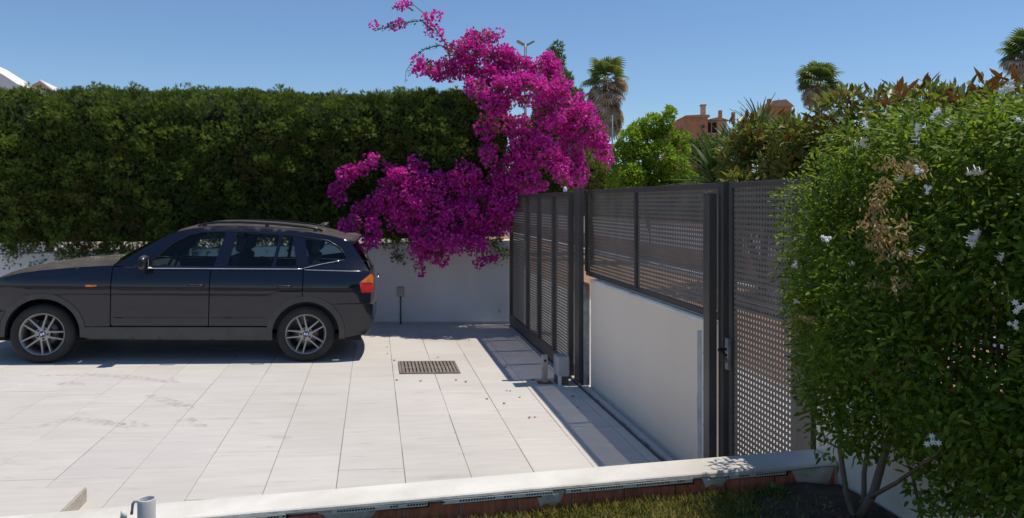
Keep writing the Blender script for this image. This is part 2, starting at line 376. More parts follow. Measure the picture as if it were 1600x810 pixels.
# ------------------------------------------------------------------ kerb wall in the foreground
kz = lambda x: .555+.019*(x+.5)
kw = empty('kerb_wall', (0, 3.4, .45)); tag(kw, 'low foreground kerb wall with white rendered top over bare red bricks', 'wall')
def kb(v): return (v[0], v[1]-3.4, v[2]-.45)
core = MB(); rows = []
XS = np.linspace(-6, 2.215, 120)
r0 = np.random.default_rng(3)
ja, jb, jc = [np.convolve(r0.normal(0, 1, 126), np.ones(7)/7, 'valid') for _ in range(3)]
for i, xx in enumerate(XS):
    e = .006*ja[i]; t = kz(xx)
    rows.append([kb(p) for p in ((xx, 3.60, .2), (xx, 3.60+e*.4, t-.006), (xx, 3.595+e*.4, t-.001), (xx, 3.50, t+.003*jb[i]), (xx, 3.406+e, t-.001), (xx, 3.40+e, t-.006), (xx, 3.398+e, t-.017+.004*jc[i]), (xx, 3.425, t-.020), (xx, 3.43, .2))])
core.grid(rows, smooth=False).build('coping', M['coping'], kw)
# bricks
bx = -.62
while bx < 2.2:
    wbr = min(.243, 2.21-bx)
    if wbr > .05:
        m_ = MB().box(-wbr/2, wbr/2, -.024, .0, -.052, .052).build('brick', M['brick'], kw, bevel=.004)
        cx = bx+wbr/2; m_.location = kb((cx, 3.428+random.uniform(-.002, .003), kz(cx)-.087)); m_.rotation_euler = (0, -.019, random.uniform(-.008, .008))
    bx += .252
def patch(x0, x1, z0, z1, name='mortar_patch', y=3.402, m=None):
    nn = 14; rows = []; rr = np.random.default_rng(int((x0+9)*100))
    for j in range(7):
        v = j/6; r = []
        for i in range(nn+1):
            u = i/nn; wob = .25*math.sin(u*9+x0*7)+rr.uniform(-.15, .15)
            edge = min(u, 1-u, v*1.2, (1-v)*1.5)
            dd = .008*min(1, edge*5)
            sh = 1-.35*(1-v)*(1 if j < 6 else 0)*(1+.5*wob)
            xx = (x0+x1)/2+(u-.5)*(x1-x0)*sh
            zz = z0+(z1-z0)*v+(.02*wob if j == 0 else 0)
            r.append(kb((xx, y-dd+.003, zz+kz(xx)-.555)))
        rows.append(r)
    MB().grid(rows).build(name, m or M['mortar'], kw)
for a, b, c in ((-6, -.62, .40), (-.24, .03, .475), (.72, .86, .47), (1.52, 1.66, .49), (1.98, 2.21, .44)):
    patch(a, b, c, .531, m=M['coping'] if a < -1 else None)
# perforated corner bead under the coping edge, in broken lengths
for a, b in ((-.62, -.36), (-.18, .24), (.30, .80), (.86, 1.48), (1.56, 1.96)):
    q = MB(); nb = int((b-a)/.0125)
    def seg(x0, x1, z0, z1): q.box(x0, x1, 3.3955, 3.398, z0, z1)
    k = 0
    for i in range(nb):
        xx = a+i*.0125; t = kz(xx)-.020
        seg(xx, xx+.0125, t-.004, t); seg(xx, xx+.0125, t-.017, t-.0125)
        seg(xx+.0088, xx+.0125, t-.0125, t-.004)
        if (math.sin(xx*23)+math.sin(xx*61)) > .5: seg(xx, xx+.0088, t-.0125, t-.004)
    q.v = [kb(v) for v in q.v]
    tag(q.build('corner_bead', M['coping'], kw), kind='stuff')
    MB().box(a, b, 3.3985, 3.4035, .514, .530).build('bead_shade_strip', M['black'], kw).location = kb((0, 0, kz((a+b)/2)-.555))  # solid black strip, puts the shade behind the bead holes into colour
tag(bpy.data.objects['bead_shade_strip'], kind='stuff')

# white pipe stub
ps = empty('pipe_stub', PD(229, 830, 3.02)); tag(ps, 'cut white metal pipe stub with a small hooked latch by the kerb wall', 'pipe')
ps.location.z = .46; hp = .245
MB().lathe([(.0335, 0), (.0335, hp-.003), (.032, hp), (.0295, hp), (.0285, hp-.004), (.0285, hp-.12)], 32, 'z').build('pipe', M['white_pipe'], ps)
MB().lathe([(.0005, hp-.05), (.0284, hp-.05)], 24, 'z').build('pipe_hollow', M['rust'], ps)
MB().tube([(-.030, -.012, hp-.006), (-.040, -.014, hp-.004), (-.046, -.016, hp-.012), (-.048, -.017, hp-.035), (-.050, -.018, hp-.052)], [.0045, .0055, .0055, .005, .006], 8).build('latch_hook', M['galv'], ps)
MB().tube([(-.095, .01, hp-.085), (-.085, .0, hp-.075), (-.080, -.01, hp-.055), (-.088, -.01, hp-.038)], [.004, .014, .012, .004], 10).build('latch_tab', M['coping'], ps)

# ------------------------------------------------------------------ far boundary wall
WY = 11.85
def wtop(x): return 1.145+.0184*(x+5.15)
fw = empty('far_wall', (-4, WY, 0)); tag(fw, 'long low white rendered wall under the tall dark hedge', 'wall')
rows = []
for xx in np.linspace(-12, 2.32, 60):
    t = wtop(xx)
    rows.append([(xx+4, 0, -.3), (xx+4, 0, t-.012), (xx+4, .012, t), (xx+4, .2, t), (xx+4, .2, -.3)])
MB().grid(rows, smooth=False).build('wall_body', M['white_wall'], fw)
rows = []
for xx in np.linspace(-12, 2.2, 40): rows.append([(xx+4, -.012, gz(xx)-.01), (xx+4, -.012, gz(xx)+.035), (xx+4, .001, gz(xx)+.037)])
MB().grid(rows, smooth=False).build('base_fillet', M['grout'], fw)
# conduit with socket box
p = PY(626, 510, WY-.02); cd = empty('conduit', p); cd.location.z = gz(p.x); tag(cd, 'thin grey conduit with a small box on the white wall', 'conduit')
hh = PY(626, 462, WY).z-cd.location.z
MB().tube([(0, 0, 0), (0, 0, hh)], .011, 8).build('pipe', M['dark_steel'], cd)
MB().box(-.05, .05, -.035, .018, hh-.01, hh+.13).build('socket_box', M['lamp_grey'], cd, bevel=.008)
for k in (.15, hh-.1): MB().box(-.022, .022, -.014, .018, k, k+.02).build('clip', M['lamp_grey'], cd)
p = PY(780, 486, WY-.004); vr = empty('wall_vent', p); tag(vr, 'small round white vent cap low on the far wall', 'vent')
MB().lathe([(.03, .004), (.032, -.004), (.026, -.012), (.018, -.008), (.001, -.006)], 20).build('cap', M['white_pipe'], vr)
MB().lathe([(.001, -.0095), (.010, -.0095), (.012, -.006)], 12).build('knob', M['galv'], vr)

# ------------------------------------------------------------------ boundary walls, posts, gates along the street
FX = 2.23                                              # face of the low wall beside the driveway
def fence_wall(name, y0, y1, label, m):
    w = empty(name, (FX, (y0+y1)/2, gz(FX))); tag(w, label, 'wall'); q = (y1-y0)/2
    MB().box(0, .16, -q, q, -.3, 1.085).build('wall_body', m, w, bevel=.006)
    MB().box(-.012, .172, -q, q, 1.087, 1.112).build('wall_cap', M['coping'], w, bevel=.004)
    return w
fence_wall('low_wall', 4.935, 7.755, 'low cream wall beneath the steel mesh panels along the gate track', M['cream_wall'])
fence_wall('low_wall', -1.5, 3.60, 'low cream wall behind the jasmine stems at the right', M['cream_wall'])

def weave(y0, y1, z0, z1, pitch, w, x, t=.002):
    """square-hole lattice sheet lying in the plane of x: flat strips both ways, slightly crossing"""
    q = MB()
    nz = max(1, round((z1-z0)/pitch)); dz_ = (z1-z0)/nz
    nyy = max(1, round((y1-y0)/pitch)); dy_ = (y1-y0)/nyy
    for i in range(nz+1):
        z = z0+i*dz_; q.box(x-t, x-t*.05, y0, y1, max(z-w/2, z0), min(z+w/2, z1))
    for i in range(nyy+1):
        y = y0+i*dy_; q.box(x+t*.05, x+t, max(y-w/2, y0), min(y+w/2, y1), z0, z1)
    return q
TOP = 2.0
def post(name, x0, x1, y0, y1, z0, z1, label, cap=True):
    e = empty(name, ((x0+x1)/2, (y0+y1)/2, z0)); tag(e, label, 'post')
    a, b = (x1-x0)/2, (y1-y0)/2
    MB().box(-a, a, -b, b, 0, z1-z0-.004).build('shaft', M['dark_steel'], e, bevel=.004)
    MB().box(-a-.003, a+.003, -b-.003, b+.003, z1-z0-.0035, z1-z0).build('cap', M['dark_steel'], e)
    MB().box(-a-.03, a+.03, -b-.03, b+.03, .0, .008).build('base_plate', M['dark_steel'], e)
    return e
post('steel_post', 2.12, 2.178, PX(904, 450, 2.12).y, PX(897, 450, 2.12).y, gz(2.1), TOP+.01, 'dark steel gate post between sliding gate and mesh panels')
post('steel_post', 2.13, 2.185, 4.655, 4.745, gz(2.1), 1.925, 'short dark steel guide post standing beside the pedestrian gate')
post('steel_post', 2.205, 2.29, 4.615, 4.68, gz(2.1), TOP, 'tall dark hinge post at the left of the pedestrian gate')
post('steel_post', 2.215, 2.30, 3.62, 3.76, gz(2.1), TOP, 'wide grey post right of the pedestrian gate near the jasmine')
# peeling plastered pier at the near wall end, galvanised channel at the far end
def channel(y0, y1, z1, m, label, name):
    e = empty(name, (2.19, (y0+y1)/2, gz(2.2))); tag(e, label, 'channel'); b = (y1-y0)/2
    MB().box(0, .035, -b, b, 0, z1-gz(2.2)).build('web', m, e, bevel=.003)
    MB().box(-.03, -.001, -b, -b+.012, 0, z1-gz(2.2)).build('flange', m, e, bevel=.002)
    MB().box(-.03, -.001, b-.012, b, 0, z1-gz(2.2)).build('flange', m, e, bevel=.002)
    for k in (.18, .42, .66, .9): MB().lathe([(.010, 0), (.009, -.006), (.001, -.008)], 8, 'x').build('bolt', M['dark_steel'], e, loc=(-.0015, 0, k))
channel(7.77, 7.99, 1.015, M['galv'], 'grey galvanised steel channel fixed to the far end of the low wall', 'guide_channel')
channel(4.79, 4.92, 1.0, M['peel'], 'peeling white painted channel at the near end of the low wall', 'guide_channel')

def mesh_fence(y0, y1, posts, z0, z1, label, pitch=.034, x=2.295):
    e = empty('mesh_fence', (x, (y0+y1)/2, z0)); tag(e, label, 'fence'); o = (x, (y0+y1)/2, z0)
    def put(q, nm, m, bevel=.003):
        q.v = [(v[0]-o[0], v[1]-o[1], v[2]-o[2]) for v in q.v]; return q.build(nm, m, e, bevel=bevel, fixn=False)
    put(MB().box(x-.02, x+.02, y0, y1, z1-.045, z1), 'top_rail', M['dark_steel'])
    put(MB().box(x-.02, x+.02, y0, y1, z0, z0+.04), 'bottom_rail', M['dark_steel'])
    ys = [y0]+posts+[y1]
    for k, yy in enumerate(ys): put(MB().box(x-.028, x+.018, yy-.022, yy+.022, z0+.041, z1-.046), 'stile', M['dark_steel'])
    for a, b in zip(ys[:-1], ys[1:]):
        tag(put(weave(a+.023, b-.023, z0+.041, z1-.046, pitch, .0185, x), 'lattice', M['mesh_steel'], 0), kind='stuff')
yA, yB, yC = 8.1, PX(996, 400, 2.295).y, 4.72
mesh_fence(yC, yA, [yB], 1.075, TOP, 'dark lattice fence panels on top of the low cream wall')
mesh_fence(-1.5, 3.61, [2.4, 1.0, -.3], 1.075, TOP, 'dark lattice fence behind the jasmine bush')

# sliding gate (far) with four lattice bays
GX = 2.11; ga, gb = PX(893, 450, 2.11).y, 11.80
gt = empty('sliding_gate', (GX, (ga+gb)/2, gz(GX)+.03)); tag(gt, 'closed dark steel sliding driveway gate with tall lattice bays', 'gate')
oy = (ga+gb)/2; H = TOP-.02-gz(GX)-.03
def gput(q, nm, m=None, bevel=.003, parent=None):
    return q.build(nm, m or M['dark_steel'], parent or gt, bevel=bevel, fixn=False)
gput(MB().box(-.03, .03, ga-oy, gb-oy, 0, .13), 'bottom_rail')
gput(MB().box(-.028, .028, ga-oy, gb-oy, H-.05, H), 'top_rail')
bars = [ga+.03, PX(866, 450, GX).y, PX(843, 450, GX).y, PX(825, 450, GX).y, gb-.03]
for yy in bars: gput(MB().box(-.029, .029, yy-oy-.03, yy-oy+.03, .131, H-.051), 'stile')
for a, b in zip(bars[:-1], bars[1:]):
    tag(gput(weave(a-oy+.031, b-oy-.031, .131, H-.051, .034, .0185, .012), 'lattice', M['mesh_steel'], 0), kind='stuff')
for yy in (ga+.5, gb-.5):
    MB().lathe([(.001, -.012), (.04, -.012), (.045, -.004), (.045, .004), (.04, .012), (.001, .012)], 16, 'x').build('roller', M['galv'], gt, loc=(0, yy-oy, .005))
tk = empty('gate_track', (GX, 8.4, gz(GX))); tag(tk, 'steel floor track for the sliding gate along the low wall', 'track')
MB().box(-.022, .022, -3.5, 3.4, .003, .008).build('track_plate', M['dark_steel'], tk)
MB().box(-.006, .006, -3.5, 3.4, .0081, .022).build('track_rib', M['galv'], tk)
# flashing sensor on the gate top
sn = empty('gate_beacon', PX(883, 308, 2.05)); tag(sn, 'small white beacon lamp on top of the sliding gate', 'lamp'); sn.location.z = TOP-.02
MB().lathe([(.001, 0), (.022, 0), (.022, .012), (.02, .04), (.012, .055), (.001, .058)], 14, 'z').build('lens', M['white_pipe'], sn)
MB().box(-.03, .03, -.03, .03, -.012, -.0005).build('bracket', M['dark_steel'], sn)

# pedestrian gate
da, db = 3.80, 4.605; pg = empty('pedestrian_gate', (2.26, (da+db)/2, 0)); tag(pg, 'tall lattice pedestrian gate with lock beside the jasmine', 'gate')
oy = (da+db)/2; zb, zt = .02, TOP-.005
def pput(q, nm, m=None, bevel=.003, parent=None): return q.build(nm, m or M['dark_steel'], parent or pg, bevel=bevel, fixn=False)
pput(MB().box(-.02, .02, -.402, -.352, zb, zt), 'stile'); pput(MB().box(-.02, .02, .362, .402, zb, zt), 'stile')
pput(MB().box(-.02, .02, -.351, .361, zt-.035, zt), 'top_rail'); pput(MB().box(-.02, .02, -.351, .361, zb, zb+.08), 'bottom_rail')
pput(MB().box(.003, .03, -.351, .361, 1.19, 1.255), 'middle_rail')
tag(pput(weave(-.351, .361, zb+.081, zt-.036, .0345, .019, 0), 'lattice', M['mesh_steel'], 0), kind='stuff')
lk = pput(MB().box(-.045, -.021, .362, .402, .80, 1.0), 'lock_box', M['galv'])
pput(MB().tube([(-.046, .382, .93), (-.095, .382, .93), (-.10, .375, .928), (-.10, .27, .915)], .009, 8), 'handle', M['black'], 0, lk)
MB().lathe([(.018, 0), (.018, -.008), (.001, -.010)], 14, 'x').build('key_rose', M['dark_steel'], lk, loc=(-.0455, .382, .86))

# little posts by the track
e = empty('sensor_post', (1.77, 7.9, gz(1.77))); tag(e, 'short beige metal post with rusty base plate by the gate', 'post')
MB().box(-.028, .028, -.028, .028, .010, .30).build('shaft', M['beige_metal'], e, bevel=.004)
MB().box(-.075, .075, -.06, .06, 0, .0095).build('base_plate', M['rust'], e)
MB().lathe([(.014, -.029), (.012, -.034), (.001, -.035)], 12).build('sensor_eye', M['black'], e, loc=(0, 0, .24))
e = empty('gate_motor', (1.955, 7.86, gz(1.95))); tag(e, 'pale grey gate motor housing standing beside the sliding gate', 'motor')
MB().box(-.07, .05, -.07, .10, .0, .085).build('base', M['dark_steel'], e, bevel=.006)
MB().box(-.075, .058, -.08, .11, .0855, .30).build('housing', M['grey_plastic'], e, bevel=.018)
MB().box(-.078, -.0755, -.05, .08, .11, .20).build('cover_panel', M['grey_plastic'], e, bevel=.001)
MB().box(-.07, -.035, -.1, -.0705, .0, .10).build('cable_duct', M['white_pipe'], e, bevel=.004)

# drain grate
dg = empty('drain_grate', (.605, 8.69, gz(.605)+.001), (0, .03, 0)); tag(dg, 'square brownish steel drain grate set in the pale tiles', 'drain')
MB().box(-.305, .305, -.285, .285, -.001, .0035).build('sump_shade', M['black'], dg)  # black plate above the tiles, its colour stands in for shaded depth
for (a, b, c, d) in ((-.33, .33, -.31, -.285), (-.33, .33, .285, .31), (-.33, -.305, -.2845, .2845), (.305, .33, -.2845, .2845)):
    MB().box(a, b, c, d, -.002, .016).build('frame_bar', M['grate'], dg, bevel=.002)
for i in range(15):
    xx = -.284+i*.0406; MB().box(xx-.0135, xx+.0135, -.284, .284, .004, .014).build('bar', M['grate'], dg, bevel=.002)
MB().box(-.304, .304, -.012, .012, .0036, .009).build('cross_bar', M['grate'], dg)

# fallen petals
n = 22; pp = np.c_[rng.uniform(-.3, 1.7, n), rng.uniform(6.2, 11, n), np.zeros(n)]
extra = [PD(0, 0, 1)]*0
pp[:10] = [(.95, 7.95, 0), (.5, 8.05, 0), (1.32, 7.6, 0), (1.35, 7.55, 0), (1.4, 7.3, 0), (1.22, 7.1, 0), (1.38, 6.6, 0), (.25, 8.1, 0), (1.9, 7.3, 0), (1.85, 6.9, 0)]
pp[:, 2] = gz(pp[:, 0])+.006
axx = rand_dir(n); axx[:, 2] *= .15; nn = rand_dir(n)*.4; nn[:, 2] += 1
o = leaves('fallen_petals', pp, axx, nn, rng.uniform(.025, .05, n), .028, BRACT, M['dry']); o.data.materials[0] = M['bract_dry'] = leaf_mat('dry_bract', [(.34, .07, .06), (.40, .16, .10), (.30, .04, .09)], .2, .8)
tag(o, 'few fallen dry reddish petals scattered on the tiles', 'petals', kind='stuff')

# ------------------------------------------------------------------ the parked car
def paint_mat():
    m = mat('car_paint', (.002, .004, .015), .3, 0, Coat_Weight=1.0, Coat_Roughness=.03, Coat_IOR=1.5)
    b = m.node_tree.nodes['Principled BSDF']; b.inputs['Specular IOR Level'].default_value = .15
    g_ = N(m, 'NewGeometry'); sx = N(m, 'SeparateXYZ'); L(m, g_.outputs['Normal'], sx.inputs[0])
    mr = N(m, 'MapRange'); mr.inputs[1].default_value = .62; mr.inputs[2].default_value = 1.0; mr.inputs[3].default_value = .012; mr.inputs[4].default_value = .42
    L(m, sx.outputs['Z'], mr.inputs[0])
    tc = N(m, 'TexCoord'); n_ = N(m, 'TexNoise'); n_.inputs['Scale'].default_value = 7; n_.inputs['Detail'].default_value = 8
    L(m, tc.outputs['Object'], n_.inputs['Vector'])
    r_ = N(m, 'ValToRGB'); r_.color_ramp.elements[0].position = .3; r_.color_ramp.elements[1].position = .75; r_.color_ramp.elements[0].color = (.55, .55, .55, 1)
    L(m, n_.outputs[0], r_.inputs[0])
    mu = N(m, 'Math'); mu.operation = 'MULTIPLY'; L(m, mr.outputs[0], mu.inputs[0]); L(m, r_.outputs[0], mu.inputs[1])
    d = N(m, 'BsdfDiffuse'); d.inputs[0].default_value = (.27, .245, .215, 1)            # settled dust
    mx = N(m, 'MixShader'); L(m, mu.outputs[0], mx.inputs[0]); L(m, b.outputs[0], mx.inputs[1]); L(m, d.outputs[0], mx.inputs[2])
    L(m, mx.outputs[0], m.node_tree.nodes['Material Output'].inputs[0]); return m
def glass_mat(name, tint, gloss=.10):
    m = mat(name); nt = m.node_tree
    t = N(m, 'BsdfTransparent'); t.inputs[0].default_value = (*tint, 1)
    gl = N(m, 'BsdfGlossy'); gl.inputs['Roughness'].default_value = .02
    fr = N(m, 'Fresnel'); fr.inputs[0].default_value = 1.5
    mx = N(m, 'MixShader'); L(m, fr.outputs[0], mx.inputs[0]); L(m, t.outputs[0], mx.inputs[1]); L(m, gl.outputs[0], mx.inputs[2])
    L(m, mx.outputs[0], nt.nodes['Material Output'].inputs[0]); return m
C = dict(paint=paint_mat(), glass=glass_mat('car_glass', (.80, .92, .90)), wind=glass_mat('windscreen_glass', (.62, .70, .64)),
         plastic=noise_mat('car_plastic', (.040, .041, .043), (.055, .055, .056), 9, .55, .15, 80),
         trim=mat('black_trim', (.01, .01, .011), .25), chrome=mat('chrome', (.75, .75, .76), .18, 1),
         tyre=noise_mat('tyre_rubber', (.016, .016, .016), (.030, .029, .028), 6, .85, .2, 60),
         alloy=mat('alloy', (.33, .32, .31), .42, .75), disc=mat('brake_disc', (.16, .155, .15), .45, .8), inner=mat('car_inner', (.012, .012, .013), .8),
         seat=noise_mat('seat_cloth', (.035, .035, .038), (.05, .05, .055), 30, .9, .1),
         amber=mat('amber_lens', (.75, .20, .01), .15, 0, Coat_Weight=1.0), red=mat('red_lens', (.72, .016, .012), .12, 0, Coat_Weight=1.0),
         clear=mat('clear_lens', (.7, .7, .72), .08, 0, Coat_Weight=1.0), blue=mat('emblem_blue', (.03, .12, .45), .3), white=mat('emblem_white', (.8, .8, .8), .3))
AF, AR, AZ = (-2.762, .325), (0.0, .318), .32          # wheel centres (s, z)
_zs = np.linspace(.15, 1.62, 600)
_w = np.interp(_zs, [.20, .26, .34, .40, .50, .70, .84, .885, .91, .95, 1.0, 1.045, 1.06, 1.15, 1.30, 1.42, 1.47, 1.52, 1.56, 1.6],
               [.835, .855, .868, .872, .880, .890, .894, .893, .886, .875, .863, .850, .832, .795, .73, .675, .650, .60, .53, .4])
_w = np.convolve(np.pad(_w, 8, 'edge'), np.ones(17)/17, 'valid')
def hw(s, z):
    w = float(np.interp(z, _zs, _w))
    t = max(0, (s-.15)/.6); w *= 1-.11*t**3.2
    t = max(0, (-2.85-s)/.62); w *= 1-.20*t**2.4
    if z > 1.0: w *= 1-.06*max(0, (s-.0)/.6)*min(1, (z-1)/.2)
    return w
def inside(p, poly):
    x, y = p; r = False; n = len(poly)
    for i in range(n):
        x1, y1 = poly[i]; x2, y2 = poly[(i+1) % n]
        if (y1 > y) != (y2 > y) and x < (x2-x1)*(y-y1)/(y2-y1)+x1: r = not r
    return r
def resample(poly, st):
    out = []
    for i in range(len(poly)):
        a, b = poly[i], poly[(i+1) % len(poly)]; n = max(1, int(math.dist(a, b)/st))
        for k in range(n): out.append((a[0]+(b[0]-a[0])*k/n, a[1]+(b[1]-a[1])*k/n))
    return out
def rounded(poly, r):
    out = []; n = len(poly); r = r if hasattr(r, '__len__') else [r]*n
    for i in range(n):
        p0, p1, p2 = Vector(poly[i-1]), Vector(poly[i]), Vector(poly[(i+1) % n])
        a = (p0-p1); b = (p2-p1); ra = min(r[i], a.length*.45, b.length*.45)
        if ra < .002: out.append(tuple(p1)); continue
        A = p1+a.normalized()*ra; B = p1+b.normalized()*ra
        for k in range(5):
            t = k/4; out.append(tuple(A*(1-t)**2+p1*2*t*(1-t)+B*t*t))
    return out
def arc(c, r, a0, a1, n=18):
    return [(c[0]+r*math.cos(math.radians(a0+(a1-a0)*k/n)), c[1]+r*math.sin(math.radians(a0+(a1-a0)*k/n))) for k in range(n+1)]
car = empty('parked_car', (-.7757, 9.93, gz(-.7757)), (0, .03, 0))
tag(car, 'dusty dark blue estate-style off-roader parked on the pale tiles', 'car')
def panel(name, poly, m, sg, holes=(), step=.055, fl=.012, off=0.0, parent=None, out=0.0):
    loops = [resample(poly, step)]+[resample(h, step) for h in holes]
    pts = []; edges = []
    for lp in loops:
        k = len(pts); pts += lp; edges += [(k+i, k+(i+1) % len(lp)) for i in range(len(lp))]
    xs = [p[0] for p in poly]; zs = [p[1] for p in poly]
    bpts = np.array(pts); z = min(zs)+step*.5
    while z < max(zs):
        x = min(xs)+step*.5
        while x < max(xs):
            if inside((x, z), poly) and not any(inside((x, z), h) for h in holes) and np.min(np.hypot(bpts[:, 0]-x, bpts[:, 1]-z)) > step*.45: pts.append((x, z))
            x += step
        z += step
    rv, re, rf, *_ = delaunay_2d_cdt([Vector(p) for p in pts], edges, [], 0, 1e-5)
    V = [(p[0], sg*(hw(p[0], p[1])-off+out), p[1]) for p in rv]; F = []
    for f in rf:
        c = (sum(rv[i][0] for i in f)/len(f), sum(rv[i][1] for i in f)/len(f))
        if inside(c, poly) and not any(inside(c, h) for h in holes): F.append(tuple(f) if sg < 0 else tuple(f)[::-1])
    q = MB(); q.add(V, F, True)
    if fl:
        for lp in loops:
            n = len(lp); a = [(p[0], sg*(hw(*p)-off+out), p[1]) for p in lp]; b = [(p[0], sg*(hw(*p)-off-fl), p[1]) for p in lp]
            q.add(a+b, [(i, (i+1) % n, n+(i+1) % n, n+i) for i in range(n)])
    o = q.build(name, m, parent or car, fixn=False); return o
TOPF = [(-3.40, .80), (-3.33, .865), (-3.22, .915), (-3.0, .975), (-2.78, 1.01), (-2.38, 1.05), (-2.085, 1.07)]
FL_O = .425
fender = [(-2.085, 1.068), (-2.085, .405), (-2.325, .405)]+arc(AF, .431, 12, 168, 22)[0:]+[(-3.26, .60), (-3.42, .60), (-3.43, .72)]+TOPF
door_f = rounded([(-2.075, .412), (-2.075, 1.052), (-1.74, 1.044), (-1.062, 1.048), (-1.062, .412)], [.03, .01, .0, .0, .02])
ra = arc(AR, .432, 180-168+150, 180-13-2, 1)
door_r = [(-1.052, .412), (-1.052, 1.048), (-.055, 1.060), (-.055, .93), (-.055, .765)]+[(AR[0]+.433*math.cos(math.radians(a)), AR[1]+.433*math.sin(math.radians(a))) for a in range(98, 166, 6)]+[(-.425, .412)]
quarter = [(-.045, 1.060), (.55, 1.050), (.692, 1.03), (.708, 1.015), (.603, .915), (.628, .80), (.715, .795), (.715, .672), (.40, .672)]+arc(AR, .433, 52, 96, 12)+[(-.045, .93)]
def ring(c, r0, r1, a0, a1, n=26): return arc(c, r1, a0, a1, n)+arc(c, r0, a1, a0, n)
gh = [(-2.07, 1.066), (-1.93, 1.165), (-1.78, 1.27), (-1.60, 1.385), (-1.46, 1.452), (-1.30, 1.492), (-1.05, 1.518), (-.8, 1.522), (-.45, 1.512), (-.05, 1.482), (.2, 1.447), (.36, 1.412), (.46, 1.375),
      (.515, 1.30), (.602, 1.17), (.672, 1.07), (.692, 1.036), (.55, 1.054), (-.05, 1.064), (-1.06, 1.052), (-1.74, 1.048)]
wf = rounded([(-1.735, 1.072), (-1.50, 1.305), (-1.36, 1.395), (-1.22, 1.440), (-.935, 1.452), (-1.035, 1.068)], [.02, .05, .05, .05, .03, .02])
wr1 = rounded([(-.885, 1.072), (-.815, 1.448), (-.345, 1.428), (-.405, 1.078)], .025)
wr2 = rounded([(-.365, 1.078), (-.305, 1.425), (-.195, 1.418), (-.125, 1.082)], .02)
wq = rounded([(.01, 1.105), (-.055, 1.395), (.20, 1.368), (.335, 1.295), (.415, 1.195), (.40, 1.172)], [.02, .03, .05, .06, .03, .02])
bump_r = [(.40, .664), (.735, .664), (.745, .60), (.745, .50), (.72, .38), (.66, .315), (.39, .268)]+arc(AR, .442, -8, 51, 12)
